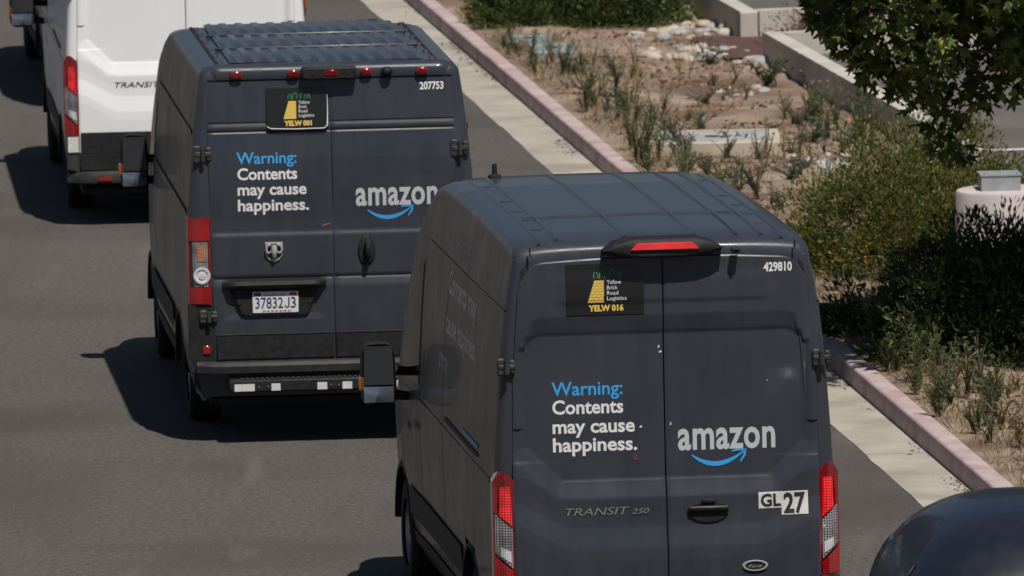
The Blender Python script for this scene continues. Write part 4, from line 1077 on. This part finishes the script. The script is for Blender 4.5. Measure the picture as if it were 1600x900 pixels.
def bush(label, cat, c, rz, rx, ry, h, mat, n, leaf, seed, clumps=70, cr=.2, lw=.4, flower=None, name='bush', lump=.2, group=None):
    t = thing(name, label, cat, (c[0], c[1], dh(*c)-.01), rz, group)
    P, D, C_ = blob_points(n, rx, ry, h, seed, clumps, cr, lump)
    cloud_obj('foliage', [leaf_cloud(P, D, leaf, seed, lw)], mat, t)
    st = MB(); r = random.Random(seed)
    for q in C_[::max(1, len(C_)//22)]: st.tube([(r.uniform(-.08,.08)*rx*2, r.uniform(-.08,.08)*ry*2, -.03), (q[0]*.5, q[1]*.5, q[2]*.55), tuple(q)], [.014,.009,.004], 5)
    st.build('stem', MATS['bark'], t)
    if flower:
        k = np.random.RandomState(seed+9).choice(len(P), flower[1], replace=False); ex = P[k]*1.03
        cloud_obj('blossom', [leaf_cloud(ex, D[k], flower[2], seed+1, .7)], flower[0], t, kind='stuff')
    return t
noise_mat('bark', (.10,.075,.055), (.16,.12,.09), 16, 6, rough=.9, bump=.5, bscale=40)
M_OLIVE = leafmat('olive_leaves', (.065,.085,.02), (.18,.19,.05), (.30,.25,.07))
M_DKGREEN = leafmat('dark_green_leaves', (.03,.055,.018), (.075,.12,.035), (.12,.16,.05))
M_GREY = leafmat('grey_green_leaves', (.07,.085,.05), (.16,.17,.11), (.24,.22,.14))
M_DRY = leafmat('dry_grass', (.16,.12,.06), (.34,.27,.16), (.20,.22,.09), transl=.2)
M_STRAW = leafmat('brown_straw', (.12,.075,.045), (.28,.20,.12), (.36,.29,.18), transl=.1)
M_ORANGEF = leafmat('orange_blossom', (.50,.17,.03), (.65,.30,.05), transl=.2)
M_RUSTF = leafmat('rust_blossom', (.30,.08,.03), (.45,.16,.06), transl=.2)
M_YELLOWF = leafmat('yellow_blossom', (.65,.48,.05), (.8,.6,.1), transl=.2)
M_REDBR = leafmat('red_brown_twigs', (.09,.025,.02), (.20,.07,.05), transl=.15)
bush('rounded olive green bush with small orange flowers behind the nearest van', 'bush', (3.02, 90.3), 0, .80, .9, 1.16, M_OLIVE, 34000, .042, 11, 260, .2, .36, (M_ORANGEF, 150, .045))
bush('smaller olive green bush with a few orange flowers left of the round concrete pedestal', 'bush', (3.58, 91.2), 0, .62, .8, 1.12, M_OLIVE, 24000, .042, 12, 170, .2, .36, (M_ORANGEF, 70, .045))
bush('dark shaded shrub with spiky upright leaf tips under the leafy tree', 'shrub', (3.56, 84.3), 0, .84, .85, 1.04, M_DKGREEN, 24000, .06, 13, 190, .19, .3)
bush('dark shaded shrub at the right edge in front of the round concrete pedestal', 'shrub', (4.0, 83.95), 0, .80, .75, 1.06, M_DKGREEN, 22000, .06, 14, 170, .19, .3)
bush('low shaded leafy shrub between the nearest van roof and the kerb', 'shrub', (2.72, 86.0), 0, .34, .5, .36, M_DKGREEN, 3500, .06, 15, 40, .14, .3)
# spiky shoots on the dark shrubs are part of the right-hand shrub
for i, (x, y, rx, ry, h, sd, nn) in enumerate(((.16, 113.4, .46, .8, .58, 21, 11000), (.72, 113.6, .55, 1.0, .72, 22, 12000), (1.28, 113.4, .45, .9, .62, 23, 9000), (.12, 116.9, .62, 1.3, .9, 24, 10000), (1.05, 116.8, .75, 1.3, 1.0, 25, 10000))):
    bush(['leftmost dense green bush at the top, next to the pink kerb', 'middle dense green bush at the top, behind the valve box lids', 'rightmost dense green bush at the top, left of the stones',
          'farther dense green bush behind the left front one', 'farther dense green bush behind the right front one'][i], 'bush', (x, y), 0, rx, ry, h,
         leafmat('bush_green_leaves', (.035,.06,.018), (.11,.15,.045), (.18,.19,.07)), nn, .06, sd, 70, .2, .4, (M_RUSTF, 40, .05), group=None)
t = thing('twiggy_shrub', 'bare red brown twiggy shrub in the mulch between the two concrete walls', 'shrub', (3.25, 110.2, .2))
st = MB(); r = random.Random(5)
for i in range(70):
    a = r.uniform(0, 6.28); l = r.uniform(.4, .85); s_ = r.uniform(.3, .8)
    st.tube([(0.05*math.cos(a),0.05*math.sin(a),0), (math.cos(a)*l*s_*.6, math.sin(a)*l*s_*.6, l*.45), (math.cos(a)*l*s_*1.1, math.sin(a)*l*s_*1.1, l*.62)], [.012,.008,.003], 4)
st.build('branches', noise_mat('red_twig', (.10,.03,.025), (.18,.07,.05), 10, rough=.8), t)
P, D, C_ = blob_points(2500, .8, .7, .55, 31, 40, .2); cloud_obj('foliage', [leaf_cloud(P, D, .05, 31, .25)], M_REDBR, t)

# tall weeds as individuals
def weed_mesh(seed, h, nst, spread, leaf, lm, nleaf, fl=None, wid=.3):
    r = random.Random(seed); parts = []; P = []; D = []; T = []; stems = []
    for s in range(nst):
        a = r.uniform(0, 6.28); hh = h*r.uniform(.55, 1.0); sp = spread*r.uniform(.2, 1.)
        pts = [Vector((math.cos(a)*sp*t*t*hh + r.gauss(0,.006), math.sin(a)*sp*t*t*hh + r.gauss(0,.006), hh*t)) for t in (0, .25, .5, .75, 1)]
        stems.append(pts)
        for k in range(nleaf):
            t_ = r.uniform(.12, 1)*4; i = min(3, int(t_)); p = pts[i].lerp(pts[i+1], t_-i)
            b = r.uniform(0, 6.28); P.append(p); D.append(Vector((math.cos(b), math.sin(b), r.uniform(.2, 1.1)))); T.append(r.random()*.8)
    pr = [leaf_cloud(np.array(P), np.array(D), leaf, seed, wid, np.array(T))]
    # stems as thin blades
    V = []; F = []
    for pts in stems:
        for ang in (0, 1.57):
            o = len(V); u = Vector((math.cos(ang), math.sin(ang), 0))
            for i, p in enumerate(pts): ww = .007*(1-i/5)+.0015; V += [p-u*ww, p+u*ww]
            for i in range(4): F.append((o+2*i, o+2*i+1, o+2*i+3, o+2*i+2))
    pr.append((np.array([tuple(v) for v in V]), np.array(F), np.full(len(V), .35)))
    if fl: pr.append(leaf_cloud(np.array([p[-1] for p in stems]), np.tile([0,0,1.], (nst,1)), .03, seed, 1., np.full(nst, 1.0)))
    V = np.concatenate([p[0] for p in pr]); o = 0; Fs = []
    for p in pr: Fs.append(p[1]+o); o += len(p[0])
    F = np.concatenate(Fs); me = bpy.data.meshes.new('weed'); me.from_pydata(V.tolist(), [], F.tolist()); me.update()
    at = me.attributes.new('tint', 'FLOAT', 'POINT'); at.data.foreach_set('value', np.concatenate([p[2] for p in pr]).astype(np.float32)); me.materials.append(lm)
    return me
M_WEEDG = leafmat('weed_green', (.095,.11,.05), (.23,.23,.11), (.36,.31,.16))
WG = [weed_mesh(40+i, .40, 9, .45, .045, M_WEEDG, 15, None, .22) for i in range(5)]
WY = [weed_mesh(60+i, .34, 8, .5, .04, M_GREY, 10, True, .2) for i in range(5)]
WD = [weed_mesh(80+i, .26, 11, .7, .05, M_DRY, 5, None, .2) for i in range(4)]
WP = [weed_mesh(110+i, .20, 12, 1.9, .055, M_GREY, 8, None, .35) for i in range(4)]
WS = [weed_mesh(120+i, .42, 4, .5, .03, M_DRY, 5, True, .2) for i in range(5)]
def weeds(n, meshes, x0, x1, y0, y1, label, group, seed, s0=.5, s1=1.3, ok=None):
    r = random.Random(seed); c = 0
    while c < n:
        x, y = r.uniform(x0, x1), r.uniform(y0, y1)
        if x < kx(y)+.2 or (ok and not ok(x, y)): continue
        o = bpy.data.objects.new('weed', r.choice(meshes)); col.objects.link(o); s = r.uniform(s0, s1)
        o.location = (x, y, dh(x, y)-.01); o.scale = (s*r.uniform(.7,1.4), s*r.uniform(.7,1.4), s*r.uniform(.55, 1.25)); o.rotation_euler = (r.gauss(0,.14), r.gauss(0,.14), r.uniform(0, 6.28)); tag(o, label, 'weed', group); c += 1
near = lambda a, b: (lambda x, y: a < x-kx(y)-.155 < b)
weeds(26, WG, 1.9, 3.4, 79, 86, 'green weed growing along the kerb beside the nearest van', 'weeds by the kerb beside the nearest van', 1, .6, 1.15, near(.03,.45))
weeds(18, WY, 2.0, 4.0, 78.5, 83.2, 'pale wispy weed between the kerb and the dark shaded shrubs', 'pale weeds before the dark shrubs', 12, .45, .9, near(.15,.9))
weeds(22, WD, 2.2, 4.2, 77.5, 82.5, 'dry straw coloured weed on the dirt at the lower right', 'dry weeds at the lower right', 2, .6, 1.2, near(.3, 1.3))
weeds(26, WG, -.2, 2.2, 94, 111, 'green weed growing along the kerb beyond the nearest van roof', 'weeds by the far kerb', 3, .5, 1.05, near(.03,.4))
weeds(34, WY, -.2, 2.3, 95, 109, 'grey green wispy weed in the dirt a step away from the far kerb', 'wispy weeds off the far kerb', 4, .5, 1.0, near(.25,.8))
weeds(24, WD, .6, 2.8, 95, 108, 'dry weed on the bare dirt around the utility vault', 'dry weeds around the vault', 5, .4, .9, near(.5,1.7))
weeds(12, WG, 2.3, 3.35, 98.8, 103.0, 'tall green weed in the patch in front of the low concrete wall', 'weeds in front of the wall', 6, .7, 1.25, lambda x, y: 0.05 < wall_x(y)-x < .65)
weeds(14, WY, 2.1, 3.3, 97.5, 103.2, 'tall grey green weed in the patch in front of the low concrete wall', 'grey weeds in front of the wall', 7, .8, 1.35, lambda x, y: 0.05 < wall_x(y)-x < .8)
weeds(8, WY, 1.2, 2.6, 98.9, 99.45, 'thin weed standing against the front of the utility vault', 'weeds at the vault front', 8, .7, 1.1)
weeds(5, WG, 1.0, 1.2, 97.6, 99.6, 'leafy green weed at the left end of the utility vault', 'weeds at the vault end', 9, .8, 1.2)
weeds(10, WY, 3.0, 4.2, 91.5, 95.0, 'wispy grey green weed behind the orange flowered bush', 'weeds behind the orange flowered bush', 10, .9, 1.4)
weeds(22, WP, .4, 2.9, 94.5, 108.5, 'low sprawling grey green weed on the bare dirt', 'sprawling weeds on the bare dirt', 13, .6, 1.3, lambda x, y: x-kx(y) > .4 and wall_x(y)-x > .2)
weeds(26, WS, .0, 2.9, 94.5, 110, 'dead brown stalk standing in the dirt', 'dead stalks in the dirt', 14, .5, 1.2, lambda x, y: x-kx(y) > .3 and wall_x(y)-x > .1)
weeds(12, WS, 2.2, 4.2, 77.5, 82.6, 'dead brown stalk in the dirt at the lower right', 'dead stalks at the lower right', 15, .6, 1.1, near(.2, 1.6))
dn = bpy.data.objects.new('dandelion', weed_mesh(99, .50, 3, .15, .05, M_GREY, 10, True, .4)); col.objects.link(dn); dn.location = (3.47, 81.3, dh(3.47,81.3)); tag(dn, 'tall pale weed with seed heads standing before the dark shrub at the right', 'weed')
ln = bpy.data.objects.new('leafy_weed', weed_mesh(98, .20, 14, .9, .10, M_WEEDG, 9, None, .5)); col.objects.link(ln); ln.location = (3.44, 81.45, dh(3.44,81.45)); tag(ln, 'low broad leafy weed at the foot of the tall pale weed', 'weed')
# fine dry ground cover
r_ = np.random.RandomState(17); n = 10000
yy = r_.uniform(76, 116, n); dd = np.abs(r_.normal(size=n))*.55 + .17
pn = vnoise(dd*3, yy, .8, 6); keep = pn + r_.rand(n)*.35 > .62; yy, dd = yy[keep], dd[keep]; xx = kx(yy, 0)+dd
zz = dirt_h(xx, yy); P = np.stack([xx, yy, zz-.005], -1); D = np.stack([r_.normal(size=len(xx))*.5, r_.normal(size=len(xx))*.5, np.ones(len(xx))], -1)
cloud_obj('dry_grass', [leaf_cloud(P, D, .085, 18, .10, r_.rand(len(xx)))], M_DRY, None, kind='stuff')
n = 9000; yy = r_.uniform(77, 112, n); dd = r_.uniform(.25, 2.3, n); xx = kx(yy)+dd; keep = (vnoise(xx*1.5, yy*.6, 1.6, 21) + .2*r_.rand(n) > .70) & (xx < wall_x(yy)-.05) & ~((yy > 99.3) & (yy < 100.8) & (xx > 1.1)); xx, yy = xx[keep], yy[keep]
P = np.stack([xx, yy, dirt_h(xx, yy)-.005], -1); D = np.stack([r_.normal(size=len(xx)), r_.normal(size=len(xx)), np.abs(r_.normal(size=len(xx)))*.9+.1], -1)
cloud_obj('straw', [leaf_cloud(P, D, .13, 29, .06, r_.rand(len(xx)))], M_STRAW, None, kind='stuff')
n = 8000; yy = r_.uniform(77, 115, n); dd = r_.uniform(.3, 2.2, n); xx = kx(yy)+dd; keep = (vnoise(xx, yy, 1.3, 9) > .55) & (xx < wall_x(yy)-.05); xx, yy = xx[keep], yy[keep]
P = np.stack([xx, yy, dirt_h(xx, yy)+.004], -1); D = np.stack([r_.normal(size=len(xx)), r_.normal(size=len(xx)), np.abs(r_.normal(size=len(xx)))*.25], -1)
cloud_obj('leaf_litter', [leaf_cloud(P, D, .06, 19, .45, r_.rand(len(xx)))], leafmat('brown_litter', (.14,.065,.035), (.30,.17,.09), (.42,.30,.18), transl=.05), None, kind='stuff')
n = 2300; yy = r_.uniform(74, 117, n); dd = -np.abs(r_.normal(size=n))*.07 - .006; keep = (vnoise(yy*1.0, dd*2, .9, 12) + .25*r_.rand(n) > .62) & (dd > -.35); yy, dd = yy[keep], dd[keep]; xx = kx(yy)+dd
P = np.stack([xx, yy, np.full(len(xx), .007)], -1); D = np.stack([r_.normal(size=len(xx)), r_.normal(size=len(xx))*2, np.abs(r_.normal(size=len(xx)))*.10], -1)
cloud_obj('gutter_grit', [leaf_cloud(P, D, .035, 23, .5, r_.rand(len(xx)), .1)], leafmat('dark_grit', (.10,.08,.06), (.20,.165,.125), (.28,.23,.17), transl=.02), None, kind='stuff')
# litter
lp = MB(); r = random.Random(8)
lp.sphere((0,0,.04), (.085,.06,.05), 9, 6); lp.v = [(x*r.uniform(.8,1.25), y*r.uniform(.8,1.25), z*r.uniform(.7,1.3)) for x, y, z in lp.v]
o = lp.build('crumpled_paper', simple('bluish_paper', (.5,.55,.62), .7), None, smooth=0); o.location = (3.38, 83.6, dh(3.38,83.6)); tag(o, 'pale crumpled paper lying in the shade under the dark shrub', 'litter')

# ------------------------------------------------------------------ lobed-leaf tree at the upper right
TX, TY = 3.95, 84.4
tree = thing('maple_tree', 'broad leaved tree hanging into the upper right corner', 'tree', (TX, TY, .12))
def lobed(seed):
    r = random.Random(seed); pts = []
    lobes = [(-2.25,.55),(-1.05,.86),(0,1.0),(1.05,.86),(2.25,.55)]
    out = []
    for i, (a, l) in enumerate(lobes):
        for da, k in ((-.26,.62),(-.10,.84),(0,1.),(.10,.84),(.26,.62)): out.append((a+da, l*k*r.uniform(.94,1.06)))
        if i < 4: m = (a+lobes[i+1][0])/2; out.append((m, .40))
    V = [(0, -.12, 0)]
    for a, l in out: x, y = math.sin(a)*l*.5, math.cos(a)*l*.5; V.append((x, y+.15, -.22*abs(x) + r.uniform(-.03,.03) - .10*y*y))
    F = [(0, i+1, i+2) for i in range(len(out)-1)]
    F = [f[::-1] for f in F]
    return V, F
LV = [lobed(i) for i in range(4)]
M_MAPLE = leafmat('maple_leaves', (.04,.065,.016), (.19,.24,.055), (.38,.36,.07), rough=.42, transl=.3)
leaf_me = []
for i, (V, F) in enumerate(LV):
    for tn in (.1, .45, .8):
        me = bpy.data.meshes.new('leaf'); me.from_pydata(V, [], F); me.update(); at = me.attributes.new('tint', 'FLOAT', 'POINT'); at.data.foreach_set('value', [tn]*len(V)); me.materials.append(M_MAPLE); leaf_me.append(me)
yl_me = bpy.data.meshes.new('leaf'); yl_me.from_pydata(*[LV[0][0], [], LV[0][1]]); yl_me.update(); at = yl_me.attributes.new('tint', 'FLOAT', 'POINT'); at.data.foreach_set('value', [1.]*len(LV[0][0])); yl_me.materials.append(M_MAPLE)
r = random.Random(77)
def low(x):      # underside of the crown over world x
    return interp([(2.2,2.80),(2.4,2.55),(2.62,2.30),(2.85,2.15),(3.05,2.05),(3.3,2.02),(3.5,2.05),(3.8,2.10),(4.2,2.15),(5.0,2.3),(5.8,2.9)], x)
tips = []
while len(tips) < 420:          # lower and middle crown
    x = r.uniform(2.32, 5.7); y = TY - .2 + r.gauss(0, .9); zl = low(x)
    if abs(y-TY+.2) > 1.9*math.sqrt(max(.03, 1-((x-TX)/1.95)**2)): continue
    tips.append(Vector((x, y, zl + .10 + 1.6*r.random()**1.3 + .30*abs(y-TY+.2))))
while len(tips) < 640:          # wider upper crown
    a = r.uniform(0, 6.283); q = r.random()**.5; x, y = TX + 2.1*q*math.cos(a), TY - .5 + 2.2*q*math.sin(a)
    z = r.uniform(3.3, 3.6 + 1.7*math.sqrt(max(0, 1-q*q)))
    if x < 2.6 and z < 3.6: continue
    tips.append(Vector((x, y, z)))
for _ in range(170):            # leaf cluster added out of view to shade the dark shrubs
    a, b, q = r.uniform(0, 6.283), r.uniform(-1, 1), r.random()**.4; c_ = math.sqrt(1-b*b)
    tips.append(Vector((4.65 + 1.15*q*c_*math.cos(a), 82.75 + 1.1*q*c_*math.sin(a), 4.05 + .6*q*b)))
for x, z in ((3.17,2.0),(3.22,1.88),(3.26,1.74),(3.30,1.68),(3.2,1.8),(3.24,1.95),(2.36,2.66),(2.4,2.78),(2.5,2.5),(2.68,2.32),(2.8,2.24),(2.9,2.12),(3.45,2.1),(3.62,2.16),(3.75,2.16)): tips.append(Vector((x, TY-.35+r.gauss(0,.15), z)))
leaves = []
for tp in tips:
    tail = tp.z < 2.0
    for k in range(r.randint(7, 10) if tail else r.randint(19, 27)):
        d = Vector((r.gauss(0,1), r.gauss(0,1), r.gauss(0,.7))).normalized(); p = tp + d*r.uniform(.05,.24)*(.6 if tail else 1)
        if p.z < low(p.x) - .05 and tp.z > 2.05 or (p.x < 2.22): continue
        leaves.append((p, d, r.uniform(.11,.19)))
trk = MB(); trk.tube([(0,0,-.1),(.02,0,.6),(-.02,.02,1.4),(.03,0,2.3),(0,.03,3.3),(.05,0,4.4)], [.13,.11,.10,.085,.06,.03], 10)
trk.build('trunk', MATS['bark'], tree, smooth=60)
for i in range(26):
    tp = r.choice(tips) - Vector((TX, TY, .12)); z0 = r.uniform(1.9, 3.6); br = MB(); m_ = Vector((tp.x*.5, tp.y*.5, z0+(tp.z-z0)*.6+.08))
    br.tube([(0,0,z0), tuple(m_), tuple(tp)], [.035,.02,.006], 6); br.build('branch', MATS['bark'], tree, smooth=60)
cpos = Vector((0, 0, CAMH))
def leaf_matrix(p, d, s):
    nrm = Vector((r.gauss(0,.8), r.gauss(-.25,.8), .62)).normalized(); dirv = (d + Vector((0,0,-.35))); dirv = (dirv - nrm*dirv.dot(nrm)).normalized()
    return Matrix.Translation(p) @ Matrix((dirv.cross(nrm).normalized(), dirv, nrm)).transposed().to_4x4() @ Matrix.Diagonal((s, s, s, 1))
inv = Matrix.Translation((-TX, -TY, -.12))
vis = sorted(range(len(leaves)), key=lambda i: leaves[i][0].y + (3 if leaves[i][0].z > 2.95 or leaves[i][0].x > 3.85 else 0))
one = set(vis[:300]); sv, sf, stt = [], [], []
for i, (p, d, s) in enumerate(leaves):
    mt = inv @ leaf_matrix(p, d, s)
    if i in one:
        o = bpy.data.objects.new('leaf', yl_me if r.random() < .035 else r.choice(leaf_me)); col.objects.link(o); o.parent = tree; o.matrix_local = mt
    else:
        V, F = LV[i % 4]; b = len(sv); sv += [tuple(mt @ Vector(v)) for v in V]; sf += [tuple(q+b for q in f) for f in F]; stt += [r.random()*.85 if r.random() > .03 else 1.]*len(V)
me = bpy.data.meshes.new('crown'); me.from_pydata(sv, [], sf); me.update(); at = me.attributes.new('tint', 'FLOAT', 'POINT'); at.data.foreach_set('value', stt); me.materials.append(M_MAPLE)
o = bpy.data.objects.new('crown', me); col.objects.link(o); o.parent = tree; o['kind'] = 'stuff'
